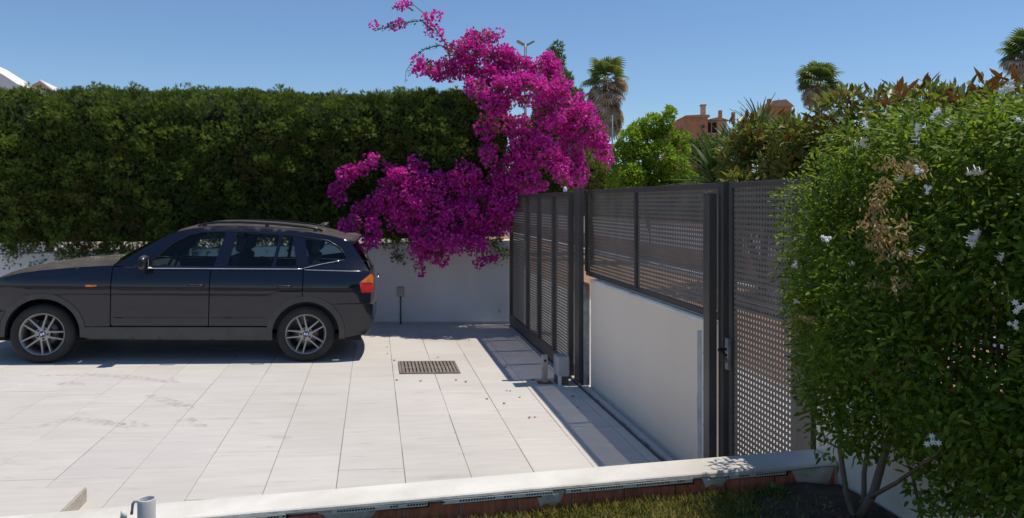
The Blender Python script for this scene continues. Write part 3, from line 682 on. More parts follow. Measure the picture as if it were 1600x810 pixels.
for sg in (-1, 1):
    panel('front_fender', fender, C['paint'], sg); panel('front_door', door_f, C['paint'], sg)
    panel('rear_door', door_r, C['paint'], sg); panel('rear_quarter', quarter, C['paint'], sg)
    panel('roof_pillars', gh, C['paint'], sg, [wf, wr1, wr2, wq], step=.045, fl=.018)
    for nm, w_ in (('front_window', wf), ('rear_window', wr1), ('rear_vent_window', wr2), ('quarter_window', wq)):
        panel(nm, w_, C['glass'], sg, fl=0, off=.007)
    panel('arch_flare', ring(AF, .378, .436, -6, 186), C['plastic'], sg, fl=.06, out=.008, step=.04)
    panel('arch_flare', ring(AR, .372, .438, -8, 190), C['plastic'], sg, fl=.06, out=.008, step=.04)
    sill = rounded([(-2.33, .285), (-2.325, .398), (-.425, .398), (-.425, .268), (-.46, .248), (-2.30, .268)], .012)
    panel('sill_cladding', sill, C['plastic'], sg, fl=.05, out=.012)
    panel('rear_bumper_side', bump_r, C['plastic'] if 0 else C['paint'], sg, out=.010, fl=.03)
    panel('front_bumper_side', [(-3.43, .592), (-3.27, .592)]+arc(AF, .442, 148, 186, 8)+[(-3.24, .24), (-3.46, .27), (-3.50, .42)], C['paint'], sg, out=.006, fl=.03)
    panel('door_moulding', [(-2.06, .492), (-2.06, .506), (-1.075, .508), (-1.075, .494)], C['trim'], sg, out=.004, fl=.006)
    panel('door_moulding', [(-1.04, .494), (-1.04, .508), (-.45, .512), (-.455, .497)], C['trim'], sg, out=.004, fl=.006)
    panel('tail_lamp', rounded([(.585, .912), (.712, 1.014), (.748, .985), (.748, .798), (.612, .796)], .012), C['red'], sg, out=.006, fl=.02, step=.03)
    panel('tail_lamp_indicator', rounded([(.592, .919), (.712, 1.009), (.741, .983), (.741, .905)], .012), C['amber'], sg, out=.010, fl=.005, step=.03)
    panel('side_indicator', rounded([(-2.335, .838), (-2.335, .858), (-2.225, .861), (-2.225, .842)], .006), C['amber'], sg, out=.007, fl=.012, step=.02)
    panel('headlight', rounded([(-3.20, .80), (-3.32, .845), (-3.40, .79), (-3.40, .69), (-3.26, .71)], .02), C['clear'], sg, out=.006, fl=.02, step=.03)
    if sg > 0: panel('fuel_cap', rounded([(.02, .80), (.02, .93), (.16, .93), (.16, .80)], .01), C['paint'], sg, out=.003, fl=.003)
    for a, b in ((-1.275, -1.115), (-.325, -.17)):                       # door handles: bow over a flat black patch, recess shade put into colour
        zc = .852; panel('handle_shade', rounded([(a+.01, zc-.03), (a+.01, zc+.03), (b-.03, zc+.03), (b-.03, zc-.03)], .025), C['trim'], sg, out=.0015, fl=0, step=.02)
        pts = [(a+(b-a)*t, sg*(hw(a, zc)+.006+.034*math.sin(math.pi*t)**.5), zc+.012) for t in np.linspace(0.02, .98, 11)]
        MB().tube(pts, [.010]+[.0145]*9+[.010], 8).build('door_handle', C['paint'], car)
    # bright mouldings along the belt and the quarter window, and a shoulder highlight strip
    def strip(nm, P, m, h=.006, o_=.006):
        MB().tube([(s_, sg*(hw(s_, z_)+o_), z_) for s_, z_ in P], h, 6).build(nm, m, car)
    strip('belt_moulding', [(-1.74+1.685*k/24, 1.046+.014*k/24) for k in range(25)], C['chrome'])
    strip('shoulder_highlight', [(-.04+.66*k/14, 1.052-.012*k/14) for k in range(15)], C['chrome'], .0045, .002)  # chrome strip stands in for the light caught on the shoulder ridge
    strip('window_moulding', [(-.05, 1.068), (.02, 1.088), (.15, 1.118), (.3, 1.148), (.405, 1.168)], C['chrome'], .0045)
    strip('window_seal', [(-1.74, 1.066), (-1.50, 1.317), (-1.36, 1.407), (-1.22, 1.453), (-.93, 1.466), (-.6, 1.463), (-.2, 1.438), (0, 1.412), (.21, 1.383), (.345, 1.306), (.425, 1.2), (.41, 1.172)], C['trim'], .006, .001)
    # roof rail
    rl = [(-1.26, .585, 1.517), (-1.20, .582, 1.545), (-1.05, .58, 1.562), (-.8, .578, 1.570), (-.45, .575, 1.562), (-.1, .57, 1.537), (.06, .565, 1.516), (.13, .56, 1.490)]
    MB().tube([(a, sg*b, c) for a, b, c in rl], [.012]+[.014]*6+[.012], 8).build('roof_rail', C['trim'], car)
    for k in (-1.19, -.5, .05):
        zz = float(np.interp(k, [r[0] for r in rl], [r[2] for r in rl])); MB().box(k-.022, k+.022, sg*.574-.009, sg*.574+.009, zz-.05, zz-.006).build('rail_foot', C['trim'], car)
    # door mirror
    mr = MB(); rows = []
    for i in range(9):
        t = i/8; wv = math.sin(math.pi*min(1, max(0, .12+.88*t)))**.45 if t < 1 else .0; rows.append([])
        for j in range(17):
            a = 2*math.pi*j/16; yy = sg*(.86+.19*t); ry = .072*(.75+.5*math.sin(math.pi*(.15+.8*t)))*(1 if t < .98 else .55)
            rows[-1].append((-1.725+.055*math.cos(a)*(1 if t < .98 else .6)-.02*t, yy, 1.105+ry*math.sin(a)))
    mr.grid(rows); mr.add(rows[-1][:-1], [tuple(range(16))]); mr.add(rows[0][:-1], [tuple(range(16))]); mo = mr.build('door_mirror', C['paint'], car)
    MB().tube([(-1.73, sg*.80, 1.06), (-1.73, sg*.90, 1.06)], .03, 8).build('mirror_arm', C['trim'], mo)
    MB().box(-1.672, -1.668, sg*.88, sg*1.02, 1.05, 1.16).build('mirror_glass', C['chrome'], mo)

def roofedge(s): 
    i = [p for p in gh[4:13]]; return float(np.interp(s, [p[0] for p in i], [p[1] for p in i]))
rows = []
for s in np.linspace(-1.46, .46, 34):
    ze = roofedge(s); w = hw(s, ze); r = []
    cr = .058*min(1, .35+(s+1.46)*2.2)*min(1, .4+(.46-s)*1.6)
    for t in np.linspace(-1, 1, 25): r.append((s-.05*(1-t*t)*(1 if s < -1.2 else 0)*max(0, 1-(s+1.46)/.26), w*t, ze+cr*(1-abs(t)**2.6)))
    rows.append(r)
MB().grid(rows).build('roof', C['paint'], car, fixn=False)
roof_front = rows[0]; roof_back = rows[-1]
sh = MB(); sh.grid([[(.03, -.03, 1.525), (.03, 0, 1.53), (.03, .03, 1.525)], [(.10, -.018, 1.555), (.10, 0, 1.575), (.10, .018, 1.555)], [(.17, -.012, 1.525), (.17, 0, 1.585), (.17, .012, 1.525)], [(.175, -.01, 1.50), (.175, 0, 1.51), (.175, .01, 1.50)]]); sh.build('antenna_fin', C['paint'], car)
# windscreen between cowl and roof
apil = gh[0:5]; rows = []
for k in range(13):
    u = k/12; s = -2.07+(-1.46+2.07)*u; ze = float(np.interp(s, [p[0] for p in apil], [p[1] for p in apil])); w = hw(s, ze)-.004
    bow = .19*(1-u)+.05*u; rows.append([(s-bow*(1-t*t), w*t, ze+.03*(1-t*t)*(.3+u*.9)) for t in np.linspace(-1, 1, 21)])
MB().grid(rows).build('windscreen', C['wind'], car, fixn=False)
cowl = rows[0]
# bonnet
rows = []
for s in np.linspace(-3.40, -2.085, 26):
    ze = float(np.interp(s, [p[0] for p in TOPF], [p[1] for p in TOPF])); w = hw(s, ze); u = (s+3.40)/1.315
    bow = .10*(1-u)**2; b2 = .16*u**3
    rows.append([(s-(bow+b2*.0)*(1-t*t), w*t, ze+.052*(1-abs(t)**3.2)*(.35+.65*min(1, u*3))+.012*math.exp(-((abs(t)-.62)/.12)**2)*u) for t in np.linspace(-1, 1, 31)])
MB().grid(rows).build('bonnet', C['paint'], car, fixn=False)
nose = rows[0]
MB().grid([[(p[0]-.0, p[1], p[2]-.004) for p in rows[-1]][::1], [(-2.085-.19*(1-(j/15-1)**2)*0-.0, rows[-1][j][1], rows[-1][j][2]-.02) for j in range(31)]]).build('cowl_panel', C['trim'], car)
for sg in (-1, 1):
    MB().tube([(-2.20, sg*.25, 1.098), (-2.14, sg*.05, 1.128), (-2.02, -sg*.35, 1.175)] if sg < 0 else [(-2.19, .55, 1.09), (-2.15, .35, 1.125), (-2.08, .0, 1.16)], .008, 6).build('wiper', C['trim'], car)
# nose, grilles, bumper
rows = [nose]
for z, ds in ((.80, .03), (.70, .055), (.60, .06), (.585, .075), (.45, .085), (.30, .06), (.22, .01)):
    rows.append([(p[0]-ds*(1-.3*(p[1]/.8)**2), p[1]*1.0, z-.03*(abs(p[1])/.8)**2*(1 if z > .6 else 0)) for p in nose])
MB().grid(rows).build('front_fascia', C['paint'], car, fixn=False)
for sg in (-1, 1):
    kd = rounded([(sg*.03, .62), (sg*.20, .64), (sg*.20, .80), (sg*.03, .80)], .03); q = MB()
    q.prism([(a, b) for a, b in kd], 'x', -3.60, -3.56); q.build('kidney_grille', C['chrome'], car)
    q = MB(); q.prism([(a*.86+sg*.016, .71+(b-.71)*.84) for a, b in kd], 'x', -3.605, -3.601); q.build('grille_insert', C['trim'], car)
MB().box(-3.60, -3.55, -.5, .5, .30, .42).build('lower_intake', C['trim'], car, bevel=.02)
# rear end
SRZ = [.24, .35, .50, .655, .668, .80, .98, 1.04, 1.30, 1.37, 1.42]; SRS = [.70, .77, .80, .80, .77, .775, .765, .745, .57, .53, .5]
def rear(nm, zs, m, yl=1.0, bow=.055, off=0, so_=0.0):
    rows = []
    for z in zs:
        e = float(np.interp(z, SRZ, SRS))-.055+so_; w = (hw(e, z)+off)*yl
        rows.append([(e+bow*(1-(t*yl)**2)+.0, w*t, z) for t in np.linspace(-1, 1, 21)])
    MB().grid(rows).build(nm, m, car)
rear('rear_bumper', np.linspace(.25, .655, 9), C['paint'], off=.010)
rows = []
for ds in (0, .03, .06):
    rows.append([(.80-.055+.055*(1-t*t)-ds*1.0, (hw(.745, .66)+.010)*t*(1-ds*.2), .6565+.004*(ds > 0)) for t in np.linspace(-1, 1, 21)])
MB().grid(rows).build('bumper_ledge', C['plastic'], car)
rear('tailgate', np.linspace(.668, 1.045, 10), C['paint'])
rear('rear_screen', np.linspace(1.046, 1.335, 8), C['glass'])
MB().tube([(.80, -.25, .92), (.803, 0, .925), (.80, .25, .92)], .012, 8).build('tailgate_handle', C['chrome'], car)
q = MB(); sp = [(.40, 1.402), (.50, 1.405), (.575, 1.388), (.585, 1.372), (.56, 1.355), (.47, 1.352)]
rows = []
for t in np.linspace(-1, 1, 25):
    w = .625*t; cr = .05*(1-abs(t)**2.4); k = .06*abs(t)**3
    rows.append([(a-k, w, b+cr-.012*abs(t)) for a, b in sp]+[(sp[0][0]-k, w, sp[0][1]+cr-.012*abs(t))])
q.grid(rows); q.add(rows[0], [tuple(range(7))]); q.add(rows[-1], [tuple(range(7))]); q.build('roof_spoiler', C['paint'], car)
# floor, wheel houses, cabin
MB().box(-3.3, .62, -.70, .70, .22, .30).box(-2.30, -.44, -.80, .80, .24, .34).build('underbody', C['inner'], car)
for c_ in (AF, AR):
    for sg in (-1, 1):
        q = MB(); rows = []
        for a in np.linspace(-12, 192, 22):
            rr = .385; x_ = c_[0]+rr*math.cos(math.radians(a)); z_ = c_[1]+rr*math.sin(math.radians(a)); rows.append([(x_, sg*.845, z_), (x_, sg*.50, z_)])
        q.grid(rows); q.add([r[1] for r in rows], [tuple(range(len(rows)))]); q.build('wheel_house', C['inner'], car)
cab = MB(); cab.box(-2.05, .62, -.80, -.76, .36, 1.03).box(-2.05, .62, .76, .80, .36, 1.03).box(-2.08, -1.86, -.75, .75, .60, 1.02).box(.10, .60, -.70, .70, .60, .98).build('cabin_trim', C['inner'], car)
MB().grid([[(s, w, z) for w in (-.56, 0, .56)] for s, z in ((-1.35, 1.47), (-.8, 1.50), (0, 1.47), (.4, 1.38))]).build('headliner', C['seat'], car)
def seat(x, y, w):
    q = MB(); q.box(x-.24, x+.26, y-w, y+w, .52, .66); s_ = q.build('car_seat', C['seat'], car, bevel=.04)
    Mx = Matrix.Translation((x+.24, y, .62))@Matrix.Rotation(math.radians(16), 4, 'Y')
    MB().box(-.06, .06, -w, w, 0, .58, Mx).build('seat_back', C['seat'], s_, bevel=.04)
    for yy in ((0,) if w < .4 else (-.4, .4)):
        MB().box(-.045, .05, yy-.13, yy+.13, .62, .80, Mx).build('head_rest', C['seat'], s_, bevel=.035)
seat(-1.24, -.36, .24); seat(-1.24, .36, .24); seat(-.38, 0, .62)
q = MB(); rows = [[(s, w, z) for w in (-.74, -.3, 0, .3, .74)] for s, z in ((-2.04, 1.02), (-1.86, 1.045), (-1.74, 1.0), (-1.70, .85))]; q.grid(rows).build('dashboard', C['inner'], car)
sw = MB(); a_ = [(-1.60+.07*math.sin(t)*.9, -.37+.185*math.cos(t), 1.0+.17*math.sin(t)) for t in np.linspace(0, 2*math.pi, 25)]; sw.tube(a_, .015, 6, cap=False).tube([(-1.60, -.37, 1.0), (-1.85, -.37, .9)], .03, 6).build('steering_wheel', C['inner'], car)
MB().box(-1.66, -1.63, -.11, .11, 1.36, 1.42).build('inner_mirror', C['inner'], car, bevel=.01)
MB().tube([(.55, .25, .30), (.74, .25, .28)], .03, 10).build('exhaust', C['alloy'], car)
# wheels
def wheel_parts():
    R, rw = .322, .228; out = {}
    q = MB(); prof = [(rw-.004, -.095), (rw+.012, -.108), (rw+.05, -.115), (R-.03, -.108), (R-.008, -.092), (R, -.06), (R+.001, 0), (R, .06), (R-.008, .092), (R-.03, .108), (rw+.03, .112), (rw-.004, .095)]
    q.lathe(prof, 64); out['tyre'] = (q, C['tyre'])
    q = MB(); q.lathe([(rw-.002, .09), (rw-.028, .08), (rw-.035, 0), (rw-.028, -.06), (rw-.016, -.088), (rw-.004, -.100), (rw, -.100), (rw+.001, -.094)], 48)
    for k in range(5):
        for d in (-1, 1):
            a0 = math.radians(90+72*k+d*19); a1 = math.radians(90+72*k+d*11)
            p0 = Vector((.062*math.cos(a0+d*.12), 0, .062*math.sin(a0+d*.12))); p1 = Vector(((rw-.012)*math.cos(a1), 0, (rw-.012)*math.sin(a1)))
            dr = (p1-p0).normalized(); n_ = Vector((-dr.z, 0, dr.x)); rows = []
            for t in (0, .5, 1):
                c_ = p0.lerp(p1, t); yb = -.080-.010*t+.014*(1-t)*0; hwid = .0145-.004*t
                rows.append([c_+n_*hwid+Vector((0, yb+.03, 0)), c_+n_*hwid+Vector((0, yb+.006, 0)), c_+n_*(hwid-.005)+Vector((0, yb-.006, 0)), c_-n_*(hwid-.005)+Vector((0, yb-.006, 0)), c_-n_*hwid+Vector((0, yb+.006, 0)), c_-n_*hwid+Vector((0, yb+.03, 0))])
            q.grid(rows, smooth=False)
    q.lathe([(.078, -.05), (.078, -.080), (.070, -.087), (.034, -.087), (.030, -.082), (.001, -.082)], 30)
    out['rim'] = (q, C['alloy'])
    q = MB(); q.lathe([(.140, -.012), (.140, -.022), (.075, -.022)], 40); out['brake_disc'] = (q, C['disc'])
    q = MB(); q.box(-.19, -.10, -.045, .0, -.02, .11); out['brake_caliper'] = (q, C['plastic'])
    q = MB(); q.lathe([(.205, .09), (.19, .02), (.001, .02)], 32); out['hub_back'] = (q, C['inner'])
    q = MB()
    for k in range(5):
        a = math.radians(90+72*k); q.lathe([(.0125, -.0865), (.0125, -.0885), (.001, -.0885)], 10, 'y', (.054*math.cos(a), 0, .054*math.sin(a)))
    out['wheel_bolts'] = (q, C['trim'])
    return out
WP = wheel_parts(); first = {}
for c_ in (AF, AR):
    for sg in (-1, 1):
        wh = empty('wheel', (c_[0], sg*.772, .318), (0, random.uniform(0, 1.2), 0 if sg < 0 else math.pi)); wh.parent = car
        for nm, (q, m_) in WP.items():
            if nm not in first: first[nm] = q.build(nm, m_, wh, bevel=.002 if nm in ('rim', 'brake_caliper') else 0); continue
            o = first[nm].copy(); COL.objects.link(o); o.parent = wh
        q = MB(); q.lathe([(.030, -.084), (.030, -.089), (.025, -.0905), (.0235, -.0895)], 28); q.cur = 0
        for k in range(4):
            q.cur = 1+(k % 2); aa = np.linspace(k*math.pi/2, (k+1)*math.pi/2, 7)
            q.add([(0, -.0897, 0)]+[(.0233*math.cos(a), -.0897, .0233*math.sin(a)) for a in aa], [(0, i+1, i+2) for i in range(6)])
        q.build('centre_cap', [C['trim'], C['white'], C['blue']], wh, fixn=False)

# ------------------------------------------------------------------ clipped cypress hedge
prof = np.array([(12.1, .95), (11.84, 1.26), (11.68, 1.6), (11.54, 2.1), (11.38, 2.6), (11.25, 2.92), (11.30, 3.2), (11.55, 3.40), (12.0, 3.44), (12.6, 3.42), (13.0, 3.2)])
pl = np.r_[0, np.cumsum(np.hypot(*np.diff(prof, axis=0).T))]; PLN = pl[-1]
def shell(x, t):
    y = np.interp(t, pl, prof[:, 0]); z = np.interp(t, pl, prof[:, 1])
    y2 = np.interp(t+.05, pl, prof[:, 0]); z2 = np.interp(t+.05, pl, prof[:, 1]); y1 = np.interp(t-.05, pl, prof[:, 0]); z1 = np.interp(t-.05, pl, prof[:, 1])
    nrm = unit(np.c_[np.zeros_like(x), -(z2-z1), (y2-y1)])
    nrm = np.where((nrm[:, 1:2] > 0), -nrm, nrm)
    nrm = unit(np.c_[np.zeros_like(x), -np.abs(z2-z1), np.where(y2-y1 > 0, y2-y1, (y2-y1)*.5)])
    z = z-.16*np.clip((-3.2-x)/2.2, 0, 1)*np.clip((z-1.3)/1.5, 0, 1)
    return np.c_[x, y, z], nrm
HX0, HX1 = -9.8, 2.0
hedge = empty('cypress_hedge', (-4, 12.2, gz(-4))); tag(hedge, 'tall dense dark green clipped cypress hedge behind the white wall', 'hedge')
off = np.array(hedge.location)
def plumes(npl, tmax, l0, l1, K, r0, s0, s1, dsp, seed, axw, nm, outw=0.0):
    px_ = rng.uniform(HX0, HX1, npl); pt = rng.uniform(0, 1, npl)*PLN*tmax
    P0, NR = shell(px_, pt)
    up = np.clip((P0[:, 2]-2.85)/.35, 0, 1)
    dn = .17*vnoise(P0*np.array([1, 1, .7]), 1.7, 1)+.09*vnoise(P0, 4.6, 2)
    P0 = P0+NR*((dn*dsp+outw)*(1-.65*up)+.03*rng.normal(size=npl))[:, None]
    kp = ~((P0[:, 2] < 1.5) & (vnoise(P0*np.array([1, 1, .6]), 2.6, 9) > .62)); P0, NR = P0[kp], NR[kp]; npl = len(P0)
    if nm == 'cypress_br': kp = vnoise(P0, 1.25, 21) > .3; P0, NR = P0[kp], NR[kp]; npl = len(P0)
    up = np.clip((P0[:, 2]-2.9)/.35, 0, 1)
    AX = unit(NR*axw[0]+np.array([.05, -.05, axw[1]])+rng.normal(0, axw[2], (npl, 3)))
    PLL = rng.uniform(l0, l1, npl)*(1-.55*up)
    t_ = np.tile(np.linspace(.0, 1, K), npl); idx = np.repeat(np.arange(npl), K)
    sp_ = rand_dir(npl*K); sp_ = sp_-AX[idx]*np.sum(sp_*AX[idx], 1, keepdims=True); sp_ = unit(sp_)
    rad = (r0*(1-t_)**.7+.010)*rng.uniform(.4, 1.2, npl*K)
    pos = P0[idx]+AX[idx]*((t_-.3)*PLL[idx])[:, None]+sp_*rad[:, None]-np.array([0, 0, 1])*(t_**2*PLL[idx]*.25)[:, None]
    axs = unit(AX[idx]*.9+sp_*.75+rng.normal(0, .2, (npl*K, 3)))
    V, F = leaf_arrays(pos-off, axs, unit(NR[idx]+rng.normal(0, .5, (npl*K, 3))), rng.uniform(s0, s1, npl*K), .075, SPRAY)
    o = link('foliage', arr_mesh('foliage', V, F, [M[nm]]), hedge); tag(o, kind='stuff')
M['cypress_b'] = leaf_mat('cypress_tip', [(.08, .14, .025), (.13, .19, .034), (.19, .23, .045), (.11, .17, .032)], .35, .65, .15)
M['cypress_br'] = leaf_mat('cypress_brown', [(.10, .075, .03), (.13, .10, .035), (.07, .075, .022)], .2, .8, .1)
plumes(5600, .93, .18, .32, 15, .085, .042, .085, .9, 1, (.55, .75, .32), 'cypress')
plumes(1000, .93, .34, .58, 50, .13, .036, .07, 1.3, 2, (.75, .6, .25), 'cypress_b', .05)
plumes(900, .93, .3, .5, 30, .12, .04, .075, 1.15, 3, (.6, .6, .3), 'cypress_br')
# added dark sheet inside the hedge, makes its gaps dark and blocks light
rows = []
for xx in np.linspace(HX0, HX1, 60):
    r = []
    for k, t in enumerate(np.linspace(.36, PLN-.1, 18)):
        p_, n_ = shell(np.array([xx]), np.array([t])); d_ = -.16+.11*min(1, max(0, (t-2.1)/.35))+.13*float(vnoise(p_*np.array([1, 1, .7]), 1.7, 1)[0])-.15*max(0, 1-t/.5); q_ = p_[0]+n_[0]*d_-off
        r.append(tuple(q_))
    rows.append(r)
o = MB().grid(rows).build('shade_core', M['core'], hedge, fixn=False)
for xx in np.arange(HX0+.3, HX1, .62):
    xx = xx+random.uniform(-.15, .15); l_ = random.uniform(-.15, .15)
    MB().tube([(xx-off[0], 12.15-off[1], -.3-off[2]), (xx+l_*.4-off[0], 12.15-off[1], 1.2-off[2]), (xx+l_-off[0], 12.0-off[1], 2.2-off[2])], [.06, .05, .03], 7).build('trunk', M['bark'], hedge)

# ------------------------------------------------------------------ bougainvillea
bou = empty('bougainvillea', (1.2, 12.0, gz(1.2))); tag(bou, 'large magenta bougainvillea tumbling over the hedge and wall corner', 'bougainvillea')
boff = np.array(bou.location)
Z3 = lambda L_: [(a*.543+500, b*.543, c*.543, d*.543) for a, b, c, d in L_]
UP = Z3([(470, 105, 50, 15), (430, 150, 60, 36), (520, 170, 50, 36), (400, 195, 40, 26), (350, 205, 45, 26), (300, 190, 26, 20), (480, 220, 55, 36), (560, 210, 55, 44), (640, 220, 55, 44), (660, 180, 30, 22), (600, 260, 55, 44), (690, 260, 36, 36), (500, 290, 36, 36), (520, 310, 30, 20), (490, 350, 22, 36), (470, 370, 14, 18), (490, 410, 18, 34), (480, 450, 18, 22), (570, 365, 36, 34), (600, 410, 44, 36), (660, 330, 44, 36), (700, 350, 44, 44), (730, 300, 44, 28), (750, 340, 36, 44), (780, 380, 36, 44), (808, 420, 22, 32), (828, 450, 11, 14), (720, 420, 36, 44), (740, 490, 26, 36), (690, 490, 26, 44), (640, 440, 36, 50), (600, 470, 36, 50), (570, 525, 36, 28), (610, 530, 36, 24), (540, 250, 40, 30), (450, 250, 30, 20), (560, 440, 24, 30)])
LO = Z3([(145, 465, 20, 16), (110, 485, 26, 18), (80, 510, 26, 20), (50, 555, 22, 22), (200, 480, 18, 11), (230, 505, 36, 18), (215, 540, 46, 26), (190, 570, 36, 22), (290, 472, 32, 13), (150, 600, 46, 20), (110, 650, 46, 18), (150, 690, 26, 20), (130, 715, 7, 7), (300, 540, 55, 36), (260, 590, 55, 36), (330, 600, 55, 44), (400, 570, 55, 44), (420, 500, 36, 36), (440, 540, 28, 36), (460, 600, 55, 44), (520, 580, 44, 52), (500, 640, 44, 36), (420, 650, 60, 36), (340, 660, 55, 36), (300, 690, 36, 36), (240, 640, 36, 26), (380, 700, 55, 22), (450, 710, 36, 18), (480, 740, 22, 11), (290, 730, 16, 18), (335, 740, 13, 13), (350, 750, 9, 9), (293, 770, 8, 15), (465, 755, 9, 7), (520, 500, 36, 26), (545, 600, 18, 36), (360, 520, 40, 22)])
SPR = Z3([(235, 20, 38, 6), (200, 75, 50, 5), (300, 55, 16, 16), (318, 90, 18, 16), (345, 105, 13, 18), (365, 132, 14, 18), (340, 45, 6, 6), (255, 15, 18, 6), (225, 70, 22, 6)])
bp, ba, bn = [], [], []; lp_, la_ = [], []
def cluster(c, R, dens, leafy):
    # a cloud of small bract puffs that fills an ellipsoid, puffs at the surface first
    vol = R[0]*R[2]; nP = max(2, int(vol*dens))
    d = rand_dir(nP); rr = rng.uniform(.35, 1.0, nP)**.5
    pc = np.array(c)+d*rr[:, None]*np.array(R)
    for q in pc:
        k = rng.integers(18, 34); dd = rand_dir(k); pr = rng.uniform(.035, .078)
        bp.append(q+dd*pr*np.array([1, 1, .9])); ba.append(unit(dd+rng.normal(0, .45, (k, 3)))); bn.append(unit(rand_dir(k)+dd*.4))
    k = int(nP*leafy); dd = rand_dir(k); lp_.append(np.array(c)+dd*rng.uniform(.2, .95, (k, 1))*np.array(R)-np.array([0, -.03, 0])); la_.append(dd+np.array([0, -.3, .1]))
for L_, y_, jit, dens, leafy in ((UP, 11.05, .18, 560, 7), (LO, 11.20, .13, 600, 4)):
    for a, b, c, d in L_:
        y0 = y_+random.uniform(-jit, jit)+(.35 if L_ is UP and b < 130 else 0)+(.25 if a > 880 else 0)
        if L_ is LO and b > 375: y0 = min(y0, 11.55)
        P_ = PY(a, b, y0); s_ = (P_.x*SN+P_.y*CS)/FPX*1.12
        cluster(P_, (c*s_, min(.30, .5*(c+d)*s_*.75), d*s_), dens, leafy)
for a, b, c, d in SPR:
    P_ = PY(a, b, 11.5); s_ = (P_.x*SN+P_.y*CS)/FPX; cluster(P_, (c*s_, .06, d*s_), 420, 2)
bp, ba, bn = np.concatenate(bp), np.concatenate(ba), np.concatenate(bn)
o = leaves('bracts', bp-boff, ba, bn, rng.uniform(.034, .058, len(bp)), rng.uniform(.032, .050, len(bp)), BRACT, M['bract'], bou); tag(o, kind='stuff')
lp_, la_ = np.concatenate(lp_), np.concatenate(la_)
o = leaves('leaves', lp_-boff, la_, rand_dir(len(lp_))+np.array([0, -.3, .8]), rng.uniform(.04, .075, len(lp_)), .035, LEAF4, M['bleaf'], bou); tag(o, kind='stuff')
ck = rng.choice(len(bp), 260); o = leaves('florets', bp[ck]-boff+ba[ck]*.02, ba[ck], bn[ck], .016, .014, LEAF4, M['bloom'], bou); tag(o, kind='stuff')
def stem(pts, y, r=.008):
    q = [PY(a*.543+500, b*.543, y)-bou.location for a, b in pts]; MB().tube(q, list(np.linspace(r*1.6, r*.5, len(q))), 6).build('stem', M['bark'], bou)
stem([(380, 200), (365, 130), (330, 80), (300, 40), (270, 15), (205, 22)], 11.5); stem([(330, 90), (290, 60), (230, 68), (155, 90)], 11.5, .006)
stem([(380, 150), (345, 130), (300, 142), (270, 170), (248, 205), (245, 240)], 11.5, .006); stem([(560, 480), (520, 470), (470, 520), (400, 540), (300, 500), (150, 465)], 11.35, .014)
stem([(560, 600), (570, 500), (540, 350), (500, 200), (450, 130)], 11.5, .03); stem([(570, 520), (620, 380), (690, 300), (800, 400)], 11.4, .022)
stem([(420, 640), (340, 700), (300, 740), (293, 775)], 11.3, .008); stem([(440, 660), (470, 720), (470, 755)], 11.3, .007)
MB().tube([(0, 0, -.2), (.05, -.05, 1.2), (-.05, -.2, 2.2), (.1, -.4, 3.0)], [.06, .05, .04, .03], 8).build('trunk', M['bark'], bou)
n = 240; q = np.array([PY(a*.543+500, b*.543, 11.5) for a, b in zip(np.r_[np.linspace(345, 246, 80), np.linspace(330, 160, 160)], np.r_[np.interp(np.linspace(345, 246, 80), [246, 270, 300, 345], [235, 170, 142, 130]), np.interp(np.linspace(330, 160, 160), [155, 230, 290, 330], [88, 68, 60, 90])])])
o = leaves('leaves', q-boff+rng.normal(0, .015, (n, 3)), rand_dir(n), rand_dir(n), .035, .022, LEAF4, M['bleaf'], bou); tag(o, kind='stuff')

# ------------------------------------------------------------------ jasmine bush in the right foreground
jas = empty('jasmine_bush', (2.04, 3.05, .49)); tag(jas, 'big leafy jasmine bush with white flowers over the right fence', 'bush')
joff = np.array(jas.location)
jc = []
for yy in np.arange(.55, 3.60, .145):
    for zz in np.arange(.98, 2.2, .14):
        top = 2.13+.03*math.sin(yy*5)-max(0, (yy-2.9)/.6)**2*.28-.06*max(0, yy-2.4)
        if zz > top: continue
        end = max(0, (yy-2.95)/.45)**2*.13
        xf = 1.83+.06*math.sin(yy*3.1+zz*2.3)+.04*math.sin(zz*7+yy)+end+.30*max(0, (zz-1.45)/.7)**1.3+.05*max(0, 1.3-zz)+.30*max(0, 1.55-zz)*max(0, min(1, (yy-2.5)/.7))
        lowcut = .98+(.10 if yy > 2.2 else 0)+.12*math.sin(yy*6.3)
        for k in range(2):
            if zz < lowcut or (k == 0 and 1.1 < zz < 1.85 and math.sin(yy*5.1+zz*6.7)+math.sin(yy*9.3-zz*4.1+1) > 1.25): continue
            jc.append((xf+k*.20+random.uniform(-.05, .05), yy+random.uniform(-.06, .06), zz+random.uniform(-.06, .06)))
for yy in np.arange(.6, 3.45, .16):
    for k in range(4): jc.append((1.98+.17*k+random.uniform(-.05, .05), yy, 2.09-max(0, (yy-2.9)/.6)**2*.28-.06*max(0, yy-2.4)+random.uniform(-.07, .05)))
for a, b, x_ in ((1310, 610, 2.0), (1330, 640, 2.02), (1395, 640, 2.0), (1500, 690, 1.95), (1470, 720, 2.0), (1520, 740, 1.95), (1490, 770, 1.98), (1560, 700, 1.9), (1580, 640, 1.85), (1540, 800, 1.95), (1275, 560, 2.0), (1350, 690, 2.05), (1600, 760, 1.9), (1430, 690, 2.05), (1265, 600, 2.02), (1500, 640, 1.9), (1550, 620, 1.88), (1440, 620, 1.95), (1585, 700, 1.85), (1590, 790, 1.88), (1560, 770, 1.9), (1530, 660, 1.9), (1470, 650, 1.93), (1480, 805, 1.97), (1450, 760, 2.0), (1420, 660, 2.0), (1450, 690, 1.98), (1370, 660, 2.02), (1330, 670, 2.03), (1540, 730, 1.93), (1510, 700, 1.95), (1575, 740, 1.9)):
    jc.append((*PX(a, b, x_)[:],))
jc = np.array(jc); per = 250; n = len(jc)*per
